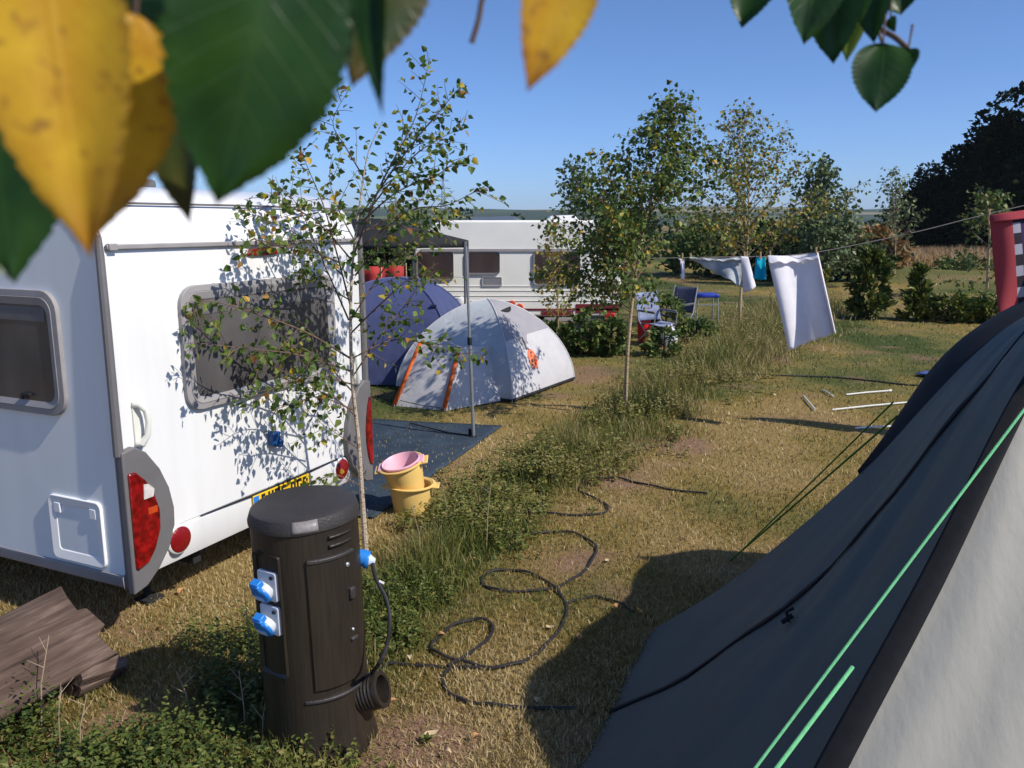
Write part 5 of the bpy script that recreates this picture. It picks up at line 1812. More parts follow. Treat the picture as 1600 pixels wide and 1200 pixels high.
    tops = smooth_poly([(2.9, 2.3, 2.3), (2.6, 2.9, 2.2), (2.75, 4.0, 1.87), tuple(PR(1700, 447, 4.4))], 6)
    bots = smooth_poly([(3.3, 1.5, -.02), (3.6, 2.6, -.02), (3.7, 3.8, -.02), (3.4, 5.0, -.02)], 6)
    m.grid(lambda u, v: cur(tops, u).lerp(cur(bots, u), v), 24, 16); m.build('side_panel', slate, root)
    m = MB(); m.grid(lambda u, v: cur(Rb, 1 - v).lerp(Vector((3.3, 1.5, -.02)).lerp(Vector((2.9, 2.3, 2.3)), 1 - v), u), 10, 12); m.build('front_panel', grey, root)
    # guy ropes
    gr = simple('bright_green_guy_rope', (.20, .66, .30), .6, .3, .1, 80, bump=.6, bscale=700)
    gd = simple('dark_green_guy_rope', (.035, .16, .02), .6, .3, .1, 80)
    T1 = Vector(PR(1600, 640, 2.50)); A1 = Vector(PR(1180, 1200, 2.20))
    d1 = A1 - T1; E1 = A1 + d1 * (A1.z / -d1.z)
    T2 = Vector(PR(1330, 1045, 2.40)); A2 = Vector(PR(1214, 1200, 2.22)); d2 = A2 - T2; E2 = A2 + d2 * (A2.z / -d2.z)
    T0 = T1 - d1 * .25
    m = MB(); m.tube([T0, T1, A1, E1], .0042, 7); g = m.build('guy_rope', gr, root)
    m = MB(); m.tube([T2 + (T2 - A2) * .02, A2, E2], .006, 8); m.build('guy_rope', gr, root)
    m = MB(); m.tube([E1 + Vector((0, 0, .05)), E1 + Vector((.02, .03, -.1))], .006, 6); m.tube([E2 + Vector((0, 0, .05)), E2 + Vector((.02, .03, -.1))], .006, 6); m.build('peg', M_ALU, root)
    Pg = G(1140, 877)
    m = MB(); m.tube([Pg, Vector(PR(1402, 650, 4.12))], .0055, 6); m.build('guy_rope', gd, root)
    m = MB(); m.tube([Pg + Vector((.02, .02, 0)), Vector(PR(1396, 628, 4.25))], .0045, 6); m.build('guy_rope', gd, root)
    m = MB(); m.tube([Pg + Vector((-.01, .0, .05)), Pg + Vector((.03, -.01, -.1))], .005, 6); m.build('peg', M_ALU, root)

def PR(px, py, t):
    d = ray(px, py)
    return tuple(Vector((0, 0, H)) + d * t)
big_tent()

# ------------------------------------------------------------------ washing line
def washing():
    A = AT(998, 404, 9.38); Bq = AT(1062, 403, 9.2); C = AT(1170, 401, 9.0); D = AT(1200, 401, 8.95); E = AT(1277, 394, 8.8); K = AT(1420, 365, 8.5); Fq = AT(1545, 334, 8.25); Gq = AT(1760, 285, 7.9)
    rope_pts = [A, Bq, C, D, E, K, Fq, Gq]
    rp = smooth_poly([tuple(p) for p in rope_pts], 6)
    root = thing('washing_line', 'thin pale washing line sagging across the lawn to the right', 'washing line', (E.x, E.y, 0))
    m = MB(); m.tube([Vector(tuple(p)) for p in rp], .005, 6); m.build('rope', simple('grey_rope', (.30, .27, .24), .8, .2, .2, 60), root)
    m = MB()
    m.tube([K + Vector((-.03, 0, 0)), K + Vector((0, 0, .02)), K + Vector((.03, 0, 0))], [.01, .022, .01], 6); m.build('knot', M_TWIG, root)
    for p in (Gq,):
        m = MB(); m.tube([Vector((p.x, p.y, -.05)), Vector((p.x, p.y, p.z + .06))], .022, 8); m.build('post', M_BARK2, root)
    white = simple('white_towelling', (.88, .87, .92), .85, .15, .03, 12, bump=.3, bscale=90, trans=.32)
    greyw = simple('grey_blue_shaded_cotton', (.34, .38, .44), .85, .15, .25, 7, bump=.3, bscale=60, trans=.18, col2=(.48, .52, .56))  # grey-blue also carries the shade inside the white cloth
    cyan = simple('cyan_cotton', (.01, .42, .62), .8, .15, .08, 12, trans=.25)
    navy = simple('navy_sock_trim', (.05, .06, .14), .85, .1, .1)
    def drape(name, label, cat, tl, tr, br, bl, mat, folds=3, amp=.03, group='washing on the line', flap=None, extra=None, sol=.004, ph=0.0, nu=30, nv=34):
        tl, tr, br, bl = map(Vector, (tl, tr, br, bl))
        base = (tl + tr) / 2
        n = (tr - tl).cross(bl - tl).normalized()
        if n.y > 0: n = -n
        def fn(u, v):
            p = tl.lerp(tr, u).lerp(bl.lerp(br, u), v)
            sagt = -.035 * math.sin(math.pi * u) * (1 - v) * (tr - tl).length
            w = amp * (math.sin(folds * 6.283 * (u + .12 * v) + ph) * (.25 + .75 * v) + .5 * math.sin(folds * 3.1 * (u - .5 * v) + 1 + ph))
            return p + n * w + Vector((0, 0, sagt + .006 * math.sin(u * 29 + ph) * v))
        r = thing(name, label, cat, tuple(base), group=group)
        m = MB(); m.grid(fn, nu, nv); m.build('cloth', mat, r, solid=sol)
        if flap:
            m = MB()
            m.grid(lambda u, v: fn(u, v * flap) + n * (.012 + .05 * v) + Vector((0, 0, .008 * (1 - v) - .012 * math.sin(u * 23) * v)), nu, 8); m.build('folded_hem', mat, r, solid=sol)
        return r, fn, n
    # long white towel
    r, fn, n = drape('towel', 'long white towel pegged on the line, blown to the right', 'towel', AT(1199, 401, 8.95), AT(1277, 395, 8.8), AT(1304, 520, 8.62), AT(1232, 547, 8.78), white, 1.15, .10, flap=.07, ph=.6)
    m = MB(); m.grid(lambda u, v: fn(.97 + .05 * u, v) + n * (.10 * math.sin(math.pi * u) * (.4 + v)) , 6, 24); m.build('side_fold', white, r, solid=.004)
    # grey-blue cloth with a white edge
    r, fn, n = drape('pillowcase', 'grey blue and white cloth bundled on the line left of the cyan cloth', 'laundry', AT(1076, 404, 9.18), AT(1165, 401, 9.01), AT(1164, 452, 8.96), AT(1090, 411, 9.14), greyw, 1.5, .05, flap=.10)
    m = MB()
    a, b_, c_, d_ = AT(1155, 400, 9.02), AT(1167, 401, 9.0), AT(1179, 447, 8.92), AT(1160, 457, 8.97)
    m.grid(lambda u, v: a.lerp(b_, u).lerp(d_.lerp(c_, u), v) + Vector((0, -.06 * math.sin(math.pi * u) * v - .05, 0)), 8, 14); m.build('white_edge', white, r, solid=.004)
    drape('cyan_top', 'small bright cyan garment pegged between the two white cloths', 'laundry', AT(1181, 402, 8.97), AT(1196, 401, 8.95), AT(1197, 438, 8.9), AT(1178, 436, 8.92), cyan, 1.2, .03, nu=14, nv=16)
    r, fn, n = drape('sock', 'short white sock with a navy edge at the left end of the washing', 'sock', AT(1060, 404, 9.2), AT(1070, 404, 9.19), AT(1070, 435, 9.18), AT(1064, 436, 9.18), white, .8, .01, nu=8, nv=16)
    m = MB(); m.grid(lambda u, v: fn(-.02 + .28 * u, .04 + .7 * v) + n * .012, 4, 12); m.build('navy_band', navy, r, solid=.003)
    # red and purple checked blanket on the right
    cm, nt, out = new_mat('checked_blanket')
    at = N(nt, 'ShaderNodeAttribute'); at.attribute_name = 'cloth'
    sx = N(nt, 'ShaderNodeSeparateXYZ'); nt.links.new(at.outputs['Vector'], sx.inputs['Vector'])
    ru = ramp(nt, [(0, (.44, .06, .075)), (.185, (.02, .015, .03)), (.255, (.045, .02, .09)), (.5, (.10, .015, .05)), (.6, (.04, .02, .09)), (.8, (.35, .03, .06))], 'CONSTANT')
    nt.links.new(sx.outputs['X'], ru.inputs['Fac'])
    chk = N(nt, 'ShaderNodeMath', operation='MULTIPLY'); nt.links.new(sx.outputs['Y'], chk.inputs[0]); chk.inputs[1].default_value = 5.2
    fr = N(nt, 'ShaderNodeMath', operation='FRACT'); nt.links.new(chk.outputs[0], fr.inputs[0])
    g1 = N(nt, 'ShaderNodeMath', operation='GREATER_THAN'); nt.links.new(fr.outputs[0], g1.inputs[0]); g1.inputs[1].default_value = .52
    i1 = N(nt, 'ShaderNodeMath', operation='GREATER_THAN'); nt.links.new(sx.outputs['X'], i1.inputs[0]); i1.inputs[1].default_value = .185
    i2 = N(nt, 'ShaderNodeMath', operation='LESS_THAN'); nt.links.new(sx.outputs['X'], i2.inputs[0]); i2.inputs[1].default_value = .255
    mu = N(nt, 'ShaderNodeMath', operation='MULTIPLY'); nt.links.new(i1.outputs[0], mu.inputs[0]); nt.links.new(i2.outputs[0], mu.inputs[1])
    mu2 = N(nt, 'ShaderNodeMath', operation='MULTIPLY'); nt.links.new(mu.outputs[0], mu2.inputs[0]); nt.links.new(g1.outputs[0], mu2.inputs[1])
    mx = N(nt, 'ShaderNodeMix', data_type='RGBA'); nt.links.new(mu2.outputs[0], mx.inputs['Factor']); nt.links.new(ru.outputs['Color'], mx.inputs['A']); mx.inputs['B'].default_value = (.42, .42, .52, 1)
    b = N(nt, 'ShaderNodeBsdfPrincipled'); b.inputs['Roughness'].default_value = .85; nt.links.new(mx.outputs['Result'], b.inputs['Base Color'])
    t = N(nt, 'ShaderNodeBsdfTranslucent'); nt.links.new(mx.outputs['Result'], t.inputs['Color'])
    ms = N(nt, 'ShaderNodeMixShader'); ms.inputs['Fac'].default_value = .25; nt.links.new(b.outputs['BSDF'], ms.inputs[1]); nt.links.new(t.outputs['BSDF'], ms.inputs[2])
    nt.links.new(ms.outputs['Shader'], out.inputs['Surface'])
    redm = simple('red_blanket_edge', (.42, .07, .09), .85, .1, .1, 8, trans=.25)
    r, fn, n = drape('checked_blanket', 'red edged dark purple checked blanket hanging at the right edge', 'blanket', AT(1545, 337, 8.25), AT(1735, 292, 7.92), AT(1745, 500, 7.8), AT(1561, 505, 8.1), cm, 1.9, .085, nu=48, nv=44)
    m = MB(); m.grid(lambda u, v: fn(u, v * .075) + n * (.015 + .03 * v), 30, 6); m.build('folded_hem', redm, r, solid=.004)
    peg = simple('wooden_peg', (.42, .30, .17), .7, .2, .1, 30)
    for (p, lab) in ((AT(1275, 394, 8.8), 'wooden peg at the right corner of the long white towel'), (AT(1203, 400, 8.95), 'wooden peg at the left corner of the long white towel'),
                     (AT(1545, 335, 8.25), 'wooden peg at the corner of the checked blanket'), (AT(1066, 403, 9.2), 'wooden peg holding the short sock'), (AT(1079, 403, 9.17), 'wooden peg at the left end of the grey blue cloth'),
                     (AT(1163, 401, 9.0), 'wooden peg at the right end of the grey blue cloth'), (AT(1188, 401, 8.94), 'peg on top of the cyan garment')):
        m = MB()
        for s in (-1, 1):
            m.box(p + Vector((0, s * .010, .010)), (.014, .009, .085), None)
        m.tube([p + Vector((-.009, 0, .02)), p + Vector((.009, 0, .02))], .012, 6)
        o = m.build('clothes_peg', peg, origin=p, bevel=.002)
        tag(o, lab, 'clothes peg', 'wooden pegs on the washing line')
washing()

# ------------------------------------------------------------------ small things further off
def small_things():
    pole = simple('white_fibreglass', (.62, .62, .58), .5, .4, .08, 20)
    specs = [((1322, 619), (1388, 613), 'pale tent pole lying furthest back on the lawn near the tent'), ((1300, 643), (1420, 631), 'longest pale tent pole lying on the lawn by the tent'),
             ((1336, 672), (1392, 669), 'short pale tent pole lying nearest, by the black tent edge'), ((1255, 621), (1272, 641), 'short pale stick lying at a slant left of the tent poles'),
             ((1286, 612), (1299, 620), 'tiny grey stick lying beyond the slanted pale stick')]
    for a, b_, lab in specs:
        p, q = G(*a), G(*b_)
        m = MB(); z = Vector((0, 0, .022)); m.tube([p + z, p.lerp(q, .5) + z * 1.2, q + z], .011, 7)
        m.tube([q + z, q + z + (q - p).normalized() * .05], .016, 7)
        o = m.build('tent_pole', pole, origin=p); tag(o, lab, 'tent pole', 'pale poles lying on the lawn')
    bl = simple('blue_tarpaulin', (.07, .10, .28), .5, .4, .1, 6)
    c = [G(1428, 588), G(1500, 600), G(1520, 580), G(1455, 584)]
    m = MB(); m.grid(lambda u, v: c[0].lerp(c[1], u).lerp(c[3].lerp(c[2], u), v) + Vector((0, 0, .03 + .03 * math.sin(5 * u + 3 * v))), 10, 6)
    o = m.build('tarpaulin', bl, origin=c[0], solid=.005); tag(o, 'scrap of blue tarpaulin on the grass behind the black tent edge', 'tarpaulin')
    # camping chairs
    fab = simple('pale_blue_canvas', (.24, .28, .42), .8, .2, .2, 9, trans=.15); dk = simple('navy_canvas', (.05, .06, .11), .8, .2, .2, 9)
    def chair(px, py, Y, rz, mat, lab):
        b = AT(px, py, Y); b.z = 0
        root = thing('camping_chair', lab, 'chair', b, rz, 'camping chairs by the birches', local=True)
        s = MB(); s.grid(lambda u, v: (-.24 + .48 * u, -.22 + .44 * v, .42 - .04 * math.sin(math.pi * u)), 8, 8); s.build('seat', mat, root, solid=.012)
        s = MB(); s.grid(lambda u, v: (-.24 + .48 * u, .22 + .14 * v + .03 * math.sin(math.pi * u), .45 + .50 * v), 8, 8); s.build('backrest', mat, root, solid=.012)
        for x in (-.25, .25):
            f = MB(); f.tube([(x, -.28, .02), (x, .22, .45), (x, .37, .98)], .013, 7); f.build('back_frame', M_ALU, root)
            f = MB(); f.tube([(x, .30, .02), (x, -.23, .42), (x, -.26, .62), (x, .26, .63)], .013, 7); f.build('arm_frame', M_ALU, root)
            f = MB(); f.box((x, 0, .645), (.05, .46, .025)); f.build('armrest', M_DGREY, root, bevel=.008)
    chair(1026, 525, 15.2, .5, fab, 'pale blue camping chair half hidden right of the bare birch stem')
    chair(1056, 512, 16.6, -.7, dk, 'dark navy camping chair behind the pale blue one')
    # blue topped table
    b = AT(1101, 500, 17.2); b.z = 0
    zt = AT(1101, 461, 17.2).z
    root = thing('camping_table', 'small camping table with a bright blue top, under the birch crown', 'table', b)
    m = MB(); m.box((b.x, b.y, zt), (.46, .5, .07)); m.build('table_top', simple('bright_blue_top', (.02, .04, .36), .4, .4, .06), root, bevel=.02)
    for sx in (-.2, .2):
        for sy in (-.2, .2):
            m = MB(); m.tube([(b.x + sx, b.y + sy, zt - .03), (b.x + sx * 1.15, b.y + sy * 1.15, 0)], .014, 6); m.build('leg', M_ALU, root)
    m = MB(); m.box((b.x, b.y - .22, zt - .18), (.44, .02, .02)); m.build('stretcher', M_ALU, root)
    # red bucket and white bag
    b = AT(1006, 512, 15.6); b.z = 0; zc = AT(1006, 483, 15.6).z
    root = thing('red_bucket', 'small red bucket hanging behind the bare birch stem', 'bucket', (b.x, b.y, 0))
    m = MB(); M = Matrix.Translation((b.x, b.y, 0)); m.lathe([(0, 0), (.11, 0), (.14, zc + .03), (.15, zc + .04), (.135, zc + .03), (.10, .02)], 18, M, cap=False); m.build('pail', simple('red_plastic', (.62, .02, .02), .4, .5, .05), root)
    m = MB(); m.tube([(b.x - .145, b.y, zc + .03), (b.x - .1, b.y, zc + .14), (b.x, b.y, zc + .18), (b.x + .1, b.y, zc + .14), (b.x + .145, b.y, zc + .03)], .006, 6); m.build('handle', M_LGREY, root)
    b = AT(1048, 500, 15.0); b.z = 0; z1 = AT(1048, 495, 15).z
    m = MB(); m.lathe([(0, 0), (.11, .02), (.14, z1 * .35), (.10, z1 * .6), (.04, z1 * .72), (.06, z1 * .78), (0, z1 * .76)], 14, Matrix.Translation(b) @ Matrix.Diagonal((1.1, .8, 1, 1)))
    for k, q in enumerate(m.v):
        j = random.Random(k); m.v[k] = Vector((b.x + (q.x - b.x) * j.uniform(.75, 1.25), b.y + (q.y - b.y) * j.uniform(.75, 1.25), q.z * j.uniform(.8, 1.0)))
    o = m.build('white_bag', simple('white_plastic_bag', (.68, .70, .76), .5, .4, .05, 8, bump=.8, bscale=14, trans=.2), origin=b); tag(o, 'crumpled white bag beside the camping chairs', 'bag')
    # pylon on the skyline
    b = AT(693, 345, 900); zt = AT(693, 278, 900).z
    root = thing('pylon', 'grey lattice electricity pylon far away on the skyline', 'pylon', (b.x, b.y, 0))
    st = simple('galvanised_steel', (.12, .13, .14), .6, .4, .05)
    m = MB()
    for sx in (-1, 1):
        for sy in (-1, 1):
            m.tube([(b.x + sx * 5, b.y + sy * 5, 0), (b.x + sx * 1.6, b.y + sy * 1.6, zt * .6), (b.x + sx * .3, b.y + sy * .3, zt)], .28, 5)
    for k in range(7):
        z0, z1 = zt * k / 8, zt * (k + 1) / 8; w0 = 5 - 3.4 * min(1, k / 8 / .6); w1 = 5 - 3.4 * min(1, (k + 1) / 8 / .6)
        for sy in (-1, 1):
            m.tube([(b.x - w0, b.y + sy * w0, z0), (b.x + w1, b.y + sy * w1, z1)], .18, 4); m.tube([(b.x + w0, b.y + sy * w0, z0), (b.x - w1, b.y + sy * w1, z1)], .18, 4)
    m.build('tower', st, root)
    for f, w in ((.62, 10), (.78, 8), (.94, 6)):
        m = MB(); z = zt * f
        m.tube([(b.x - w, b.y, z), (b.x + w, b.y, z)], .3, 5); m.tube([(b.x - w, b.y, z), (b.x, b.y, z + 2.5), (b.x + w, b.y, z)], .2, 4); m.build('cross_arm', st, root)
small_things()

def fallen():
    g = 'fallen leaves on the dry grass'
    m1 = simple('fallen_leaf_tan', (.55, .30, .13), .7, .2, .2, 40, trans=.15); m2 = simple('fallen_leaf_pale', (.60, .46, .28), .7, .2, .2, 40, trans=.15)
    pts = [(675, 1155), (745, 1160), (778, 936), (640, 1035), (560, 1140), (690, 1000), (860, 985), (960, 955), (1040, 935), (985, 700), (1130, 640), (1165, 705), (950, 880), (740, 880), (1080, 700), (1210, 620), (905, 1000), (615, 1105), (840, 1100), (1310, 560), (1240, 575), (700, 1185), (250, 985), (285, 930)]
    for i, (px, py) in enumerate(pts):
        p = G(px, py) + Vector((0, 0, .022))
        rr = random.Random(i)
        L = rr.uniform(.035, .055) if i else .075
        m = MB()
        def fn(u, v):
            w = math.sin(math.pi * min(1, v ** .7)) * .38 * L
            x = (u - .5) * 2 * w
            return (x, (v - .5) * L, abs(x) * .5 + .012 * math.sin(3 * v) * (1 if i % 2 else -1) + .004)
        m.grid(fn, 6, 10)
        R = Matrix.Rotation(rr.uniform(0, 6.28), 3, 'Z') @ Matrix.Rotation(rr.uniform(-.5, .5), 3, 'X')
        m.v = [R @ q + p for q in m.v]
        o = m.build('fallen_leaf', m1 if i % 3 else m2, origin=p)
        tag(o, 'largest orange brown fallen leaf, on the grass right of the post spout' if i == 0 else 'small dry brown leaf lying on the grass', 'leaf', g)
fallen()

# ------------------------------------------------------------------ birch twigs hanging close in front of the camera
def near_leaf_mat(name, a, b_, vein, spot=None, trans=.4, rough=.42):
    m, nt, out = new_mat(name)
    at = N(nt, 'ShaderNodeAttribute'); at.attribute_name = 'cloth'
    sx = N(nt, 'ShaderNodeSeparateXYZ'); nt.links.new(at.outputs['Vector'], sx.inputs['Vector'])
    u1 = N(nt, 'ShaderNodeMath', operation='SUBTRACT'); nt.links.new(sx.outputs['X'], u1.inputs[0]); u1.inputs[1].default_value = .5
    ua = N(nt, 'ShaderNodeMath', operation='ABSOLUTE'); nt.links.new(u1.outputs[0], ua.inputs[0])
    sh = N(nt, 'ShaderNodeMath', operation='MULTIPLY_ADD'); nt.links.new(ua.outputs[0], sh.inputs[0]); sh.inputs[1].default_value = -.55; nt.links.new(sx.outputs['Y'], sh.inputs[2])
    fr = N(nt, 'ShaderNodeMath', operation='MULTIPLY'); nt.links.new(sh.outputs[0], fr.inputs[0]); fr.inputs[1].default_value = 8.0
    f2 = N(nt, 'ShaderNodeMath', operation='FRACT'); nt.links.new(fr.outputs[0], f2.inputs[0])
    pp = N(nt, 'ShaderNodeMath', operation='PINGPONG'); nt.links.new(f2.outputs[0], pp.inputs[0]); pp.inputs[1].default_value = .5
    vr = ramp(nt, [(0, (1, 1, 1)), (.05, (0, 0, 0))]); nt.links.new(pp.outputs[0], vr.inputs['Fac'])
    mr = ramp(nt, [(0, (1, 1, 1)), (.018, (1, 1, 1)), (.03, (0, 0, 0))]); nt.links.new(ua.outputs[0], mr.inputs['Fac'])
    mxv = N(nt, 'ShaderNodeMath', operation='MAXIMUM'); nt.links.new(vr.outputs['Color'], mxv.inputs[0]); nt.links.new(mr.outputs['Color'], mxv.inputs[1])
    tc = N(nt, 'ShaderNodeTexCoord')
    nz = N(nt, 'ShaderNodeTexNoise'); nz.inputs['Scale'].default_value = 45; nz.inputs['Detail'].default_value = 4; nt.links.new(tc.outputs['Object'], nz.inputs['Vector'])
    r = ramp(nt, [(.3, a), (.7, b_)]); nt.links.new(nz.outputs['Fac'], r.inputs['Fac'])
    col = r.outputs['Color']
    if spot:
        n2 = N(nt, 'ShaderNodeTexNoise'); n2.inputs['Scale'].default_value = 230; n2.inputs['Detail'].default_value = 2; nt.links.new(tc.outputs['Object'], n2.inputs['Vector'])
        sr = ramp(nt, [(.60, (0, 0, 0)), (.70, (1, 1, 1))]); nt.links.new(n2.outputs['Fac'], sr.inputs['Fac'])
        # brown creeping in from the margin and the tip
        er = ramp(nt, [(.40, (0, 0, 0)), (.52, (.7, .7, .7))]); nt.links.new(ua.outputs[0], er.inputs['Fac'])
        tr = ramp(nt, [(.72, (0, 0, 0)), (1, (1, 1, 1))]); nt.links.new(sx.outputs['Y'], tr.inputs['Fac'])
        ad = N(nt, 'ShaderNodeMath', operation='ADD', use_clamp=True); nt.links.new(sr.outputs['Color'], ad.inputs[0]); nt.links.new(er.outputs['Color'], ad.inputs[1])
        ad2 = N(nt, 'ShaderNodeMath', operation='ADD', use_clamp=True); nt.links.new(ad.outputs[0], ad2.inputs[0]); nt.links.new(tr.outputs['Color'], ad2.inputs[1])
        ms = N(nt, 'ShaderNodeMath', operation='MULTIPLY'); nt.links.new(ad2.outputs[0], ms.inputs[0]); ms.inputs[1].default_value = .62
        mx = N(nt, 'ShaderNodeMix', data_type='RGBA'); nt.links.new(ms.outputs[0], mx.inputs['Factor']); nt.links.new(col, mx.inputs['A']); mx.inputs['B'].default_value = c4(spot); col = mx.outputs['Result']
    mv = N(nt, 'ShaderNodeMath', operation='MULTIPLY'); nt.links.new(mxv.outputs[0], mv.inputs[0]); mv.inputs[1].default_value = .13
    mx2 = N(nt, 'ShaderNodeMix', data_type='RGBA'); nt.links.new(mv.outputs[0], mx2.inputs['Factor']); nt.links.new(col, mx2.inputs['A']); mx2.inputs['B'].default_value = c4(vein); col = mx2.outputs['Result']
    b = N(nt, 'ShaderNodeBsdfPrincipled'); b.inputs['Roughness'].default_value = rough; b.inputs['Specular IOR Level'].default_value = .35
    nt.links.new(col, b.inputs['Base Color'])
    bp = N(nt, 'ShaderNodeBump'); bp.inputs['Strength'].default_value = .25; bp.inputs['Distance'].default_value = .0006; bp.invert = True
    nt.links.new(mxv.outputs[0], bp.inputs['Height']); nt.links.new(bp.outputs['Normal'], b.inputs['Normal'])
    t = N(nt, 'ShaderNodeBsdfTranslucent'); nt.links.new(col, t.inputs['Color'])
    mm = N(nt, 'ShaderNodeMixShader'); mm.inputs['Fac'].default_value = trans
    nt.links.new(b.outputs['BSDF'], mm.inputs[1]); nt.links.new(t.outputs['BSDF'], mm.inputs[2]); nt.links.new(mm.outputs['Shader'], out.inputs['Surface'])
    return m

NL_Y = near_leaf_mat('yellow_birch_leaf', (.50, .23, .012), (.80, .52, .03), (.66, .42, .04), (.22, .085, .02), .35)
NL_G = near_leaf_mat('dark_green_birch_leaf', (.010, .040, .007), (.028, .085, .010), (.055, .12, .022), None, .3, .38)
NL_O = near_leaf_mat('olive_birch_leaf', (.03, .055, .010), (.07, .075, .014), (.09, .11, .03), (.12, .06, .02), .25)
NL_L = near_leaf_mat('lime_birch_leaf', (.16, .26, .03), (.22, .30, .05), (.2, .3, .06), None, .5)

def hanging(name, label, group, leaves_, twigs):
    base = AT(*twigs[0][0][:3])
    root = thing(name, label, 'branch', tuple(base), group=group)
    for tw in twigs:
        m = MB(); pts = [AT(*q[:3]) for q in tw]; m.tube([Vector(tuple(p)) for p in smooth_poly([tuple(p) for p in pts], 4)], tw[0][3] if len(tw[0]) > 3 else .0012, 6); m.build('twig', M_TWIG, root)
    for (bp, tp, d0, d1, hw, roll, cup, mat, lab, sharp) in leaves_:
        A, T = AT(bp[0], bp[1], d0), AT(tp[0], tp[1], d1)
        ax = (T - A); L = ax.length; ax.normalize()
        view = (A.lerp(T, .5) - Vector((0, 0, H))).normalized()
        side = ax.cross(view).normalized()
        side = Matrix.Rotation(roll, 3, ax) @ side
        nn = side.cross(ax).normalized()
        w = hw * (A - Vector((0, 0, H))).length / F
        rr = random.Random(int(bp[0] * 7 + tp[1]))
        k1, k2 = rr.uniform(0, 6), rr.uniform(0, 6)
        pk = .40
        def hwid(v):
            g = (v / pk) ** .62 * math.exp(.62 * (1 - v / pk)) if v < pk else None
            if g is None:
                q = (v - pk) / (1 - pk)
                g = (1 - q ** (sharp * 1.42)) ** .98 * (1 - .25 * max(0, q - .72) / .28)
            return min(1, g)
        nv = 110
        m = MB()
        def fn(u, v):
            s = (u - .5) * 2
            sr = 0
            if abs(s) > .98:
                f = (v * 15 + (0.3 if s > 0 else 0)) % 1.0
                sr = (.055 * (1 - f) + .03 * ((v * 41 + k1) % 1.0) - .03) * (1 if .04 < v < .97 else 0)
            x = s * w * (hwid(v) + sr * (.4 + hwid(v)))
            z = -cup * w * abs(s) ** 1.4 * hwid(v) + .06 * w * math.sin(5 * v + k1) + .05 * w * math.sin(4 * s + k2 + 3 * v) + cup * .35 * L * (v - .4) ** 2
            return A + ax * (v * L) + side * x + nn * z
        m.grid(fn, 14, nv)
        o = m.build('leaf', mat, root)
        if lab: o['label'] = lab
        m = MB(); m.tube([A + ax * .02 * L, A - ax * L * .10 + Vector((0, 0, .002)), A - ax * L * .28 + Vector((0, 0, .006))], [.0006, .0006, .0008], 5)
        m.build('petiole', M_TWIG, root)

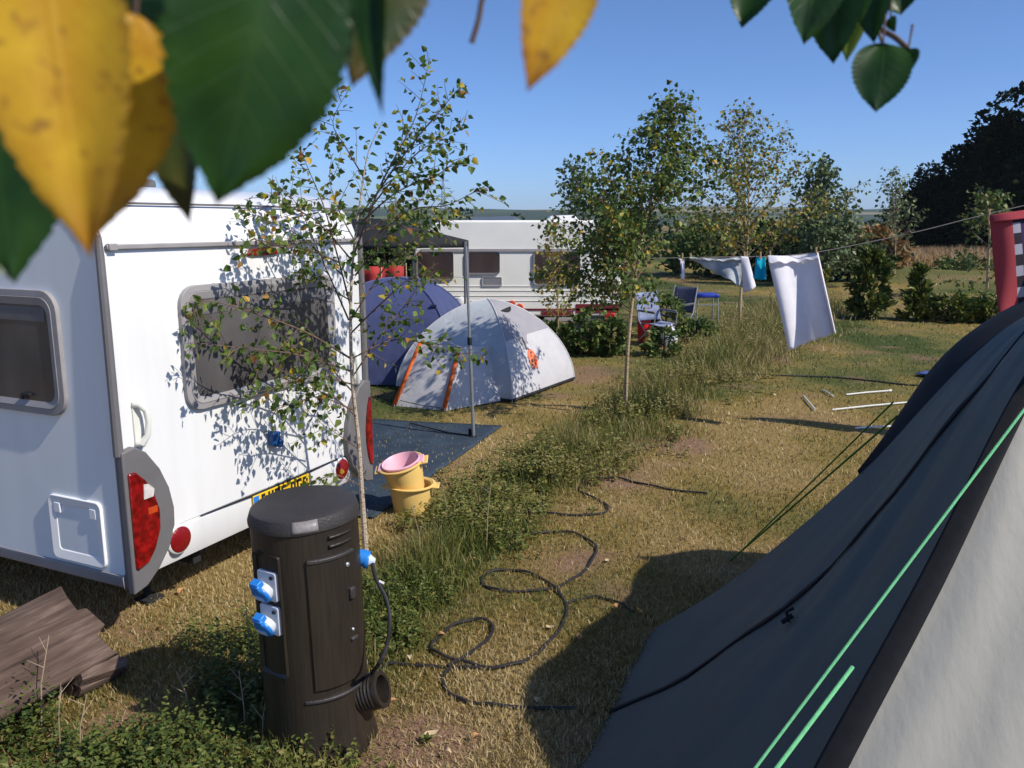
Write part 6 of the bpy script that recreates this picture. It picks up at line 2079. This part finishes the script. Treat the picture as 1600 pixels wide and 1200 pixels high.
def near_twigs():
    g = 'birch twigs hanging close overhead'
    hanging('birch_branch', 'birch twig of big yellow and dark green leaves hanging close, upper left', g, [
        ((52, -175), (138, 402), .188, .184, 90, .25, .25, NL_Y, 'large yellow leaf with brown spots', 1.25),
        ((212, 20), (158, 366), .226, .221, 66, -.25, .3, NL_Y, 'yellow leaf tucked behind the largest one', 1.3),
        ((436, -130), (343, 320), .216, .209, 117, -.22, .22, NL_G, 'broad dark green leaf', 1.45),
        ((236, -120), (222, 118), .255, .25, 75, .2, .2, NL_G, None, 1.2),
        ((262, 120), (293, 348), .255, .245, 42, .5, .3, NL_O, 'narrow olive leaf tip', 1.1),
        ((-30, 110), (18, 440), .225, .215, 100, .3, .25, NL_G, 'green leaf at the left edge', 1.15),
        ((606, -130), (556, 134), .255, .245, 72, -.5, .3, NL_O, 'brownish olive leaf', 1.0),
        ((575, -90), (592, 178), .245, .235, 26, .5, .4, NL_G, 'dark leaf seen almost edge on', .9),
        ((660, -150), (622, 68), .27, .26, 46, .3, .3, NL_O, None, 1.1),
        ((240, 30), (215, 120), .27, .265, 40, .2, .2, NL_G, None, 1.2),
    ], [[(120, -420, .22, .0022), (330, -330, .225), (560, -280, .24), (720, -240, .27)], [(120, -420, .22, .0016), (90, -260, .21), (78, -175, .205)], [(330, -330, .225, .0014), (420, -200, .215), (415, -130, .215)]])
    hanging('birch_branch', 'single yellow leaf and a bare twig hanging at the top middle', g, [
        ((900, -115), (827, 142), .24, .235, 54, -.35, .3, NL_Y, 'yellow leaf with a brown edge', 1.15),
    ], [[(1050, -330, .27, .0018), (940, -230, .25), (905, -120, .24)], [(775, -160, .34, .0012), (757, -20, .34), (752, 5, .34), (748, 30, .34), (737, 67, .34)], [(1050, -330, .27, .0016), (880, -260, .31), (775, -160, .34)]])
    hanging('birch_branch', 'birch twig of small dark green leaves hanging at the top right', g, [
        ((1195, -55), (1158, 42), .52, .51, 34, .4, .3, NL_G, None, 1.1),
        ((1275, -70), (1259, 66), .50, .49, 40, -.3, .3, NL_G, None, 1.2),
        ((1310, -40), (1301, 98), .53, .52, 36, .2, .3, NL_G, None, 1.2),
        ((1338, 20), (1322, 96), .54, .53, 17, .3, .3, NL_L, 'pale lime leaf seen from below', .9),
        ((1372, -20), (1364, 66), .52, .51, 22, .4, .3, NL_G, None, 1.1),
        ((1398, -25), (1408, 22), .54, .53, 30, -.2, .3, NL_G, None, 1.1),
        ((1380, 68), (1370, 173), .50, .49, 37, -.15, .2, NL_G, 'lowest heart shaped leaf', 1.35),
        ((1420, 74), (1403, 141), .51, .50, 20, .5, .3, NL_G, None, 1.0),
        ((1392, 26), (1398, 50), .52, .515, 8, .5, .3, NL_G, None, 1.0),
    ], [[(1300, -200, .53, .0016), (1345, -40, .53), (1352, 8, .525), (1372, 42, .52), (1398, 58, .515), (1418, 76, .51)], [(1300, -200, .53, .0014), (1255, -110, .51), (1275, -70, .50)], [(1345, -40, .53, .0012), (1335, 24, .535), (1338, 28, .54)], [(1372, 42, .52, .001), (1376, 60, .505), (1380, 68, .50)]])
near_twigs()

# ------------------------------------------------------------------ air
def haze():
    m, nt, out = new_mat('air_haze')
    v = N(nt, 'ShaderNodeVolumePrincipled')
    v.inputs['Color'].default_value = (.72, .84, 1, 1)
    v.inputs['Density'].default_value = .00016
    nt.links.new(v.outputs['Volume'], out.inputs['Volume'])
    mb = MB(); mb.box((0, 0, 70), (10600, 10600, 150))
    o = mb.build('haze', m, smooth=False)
    kind(o, 'stuff'); o['label'] = 'thin blue air between the camp and the hills'; o['category'] = 'haze'
haze()
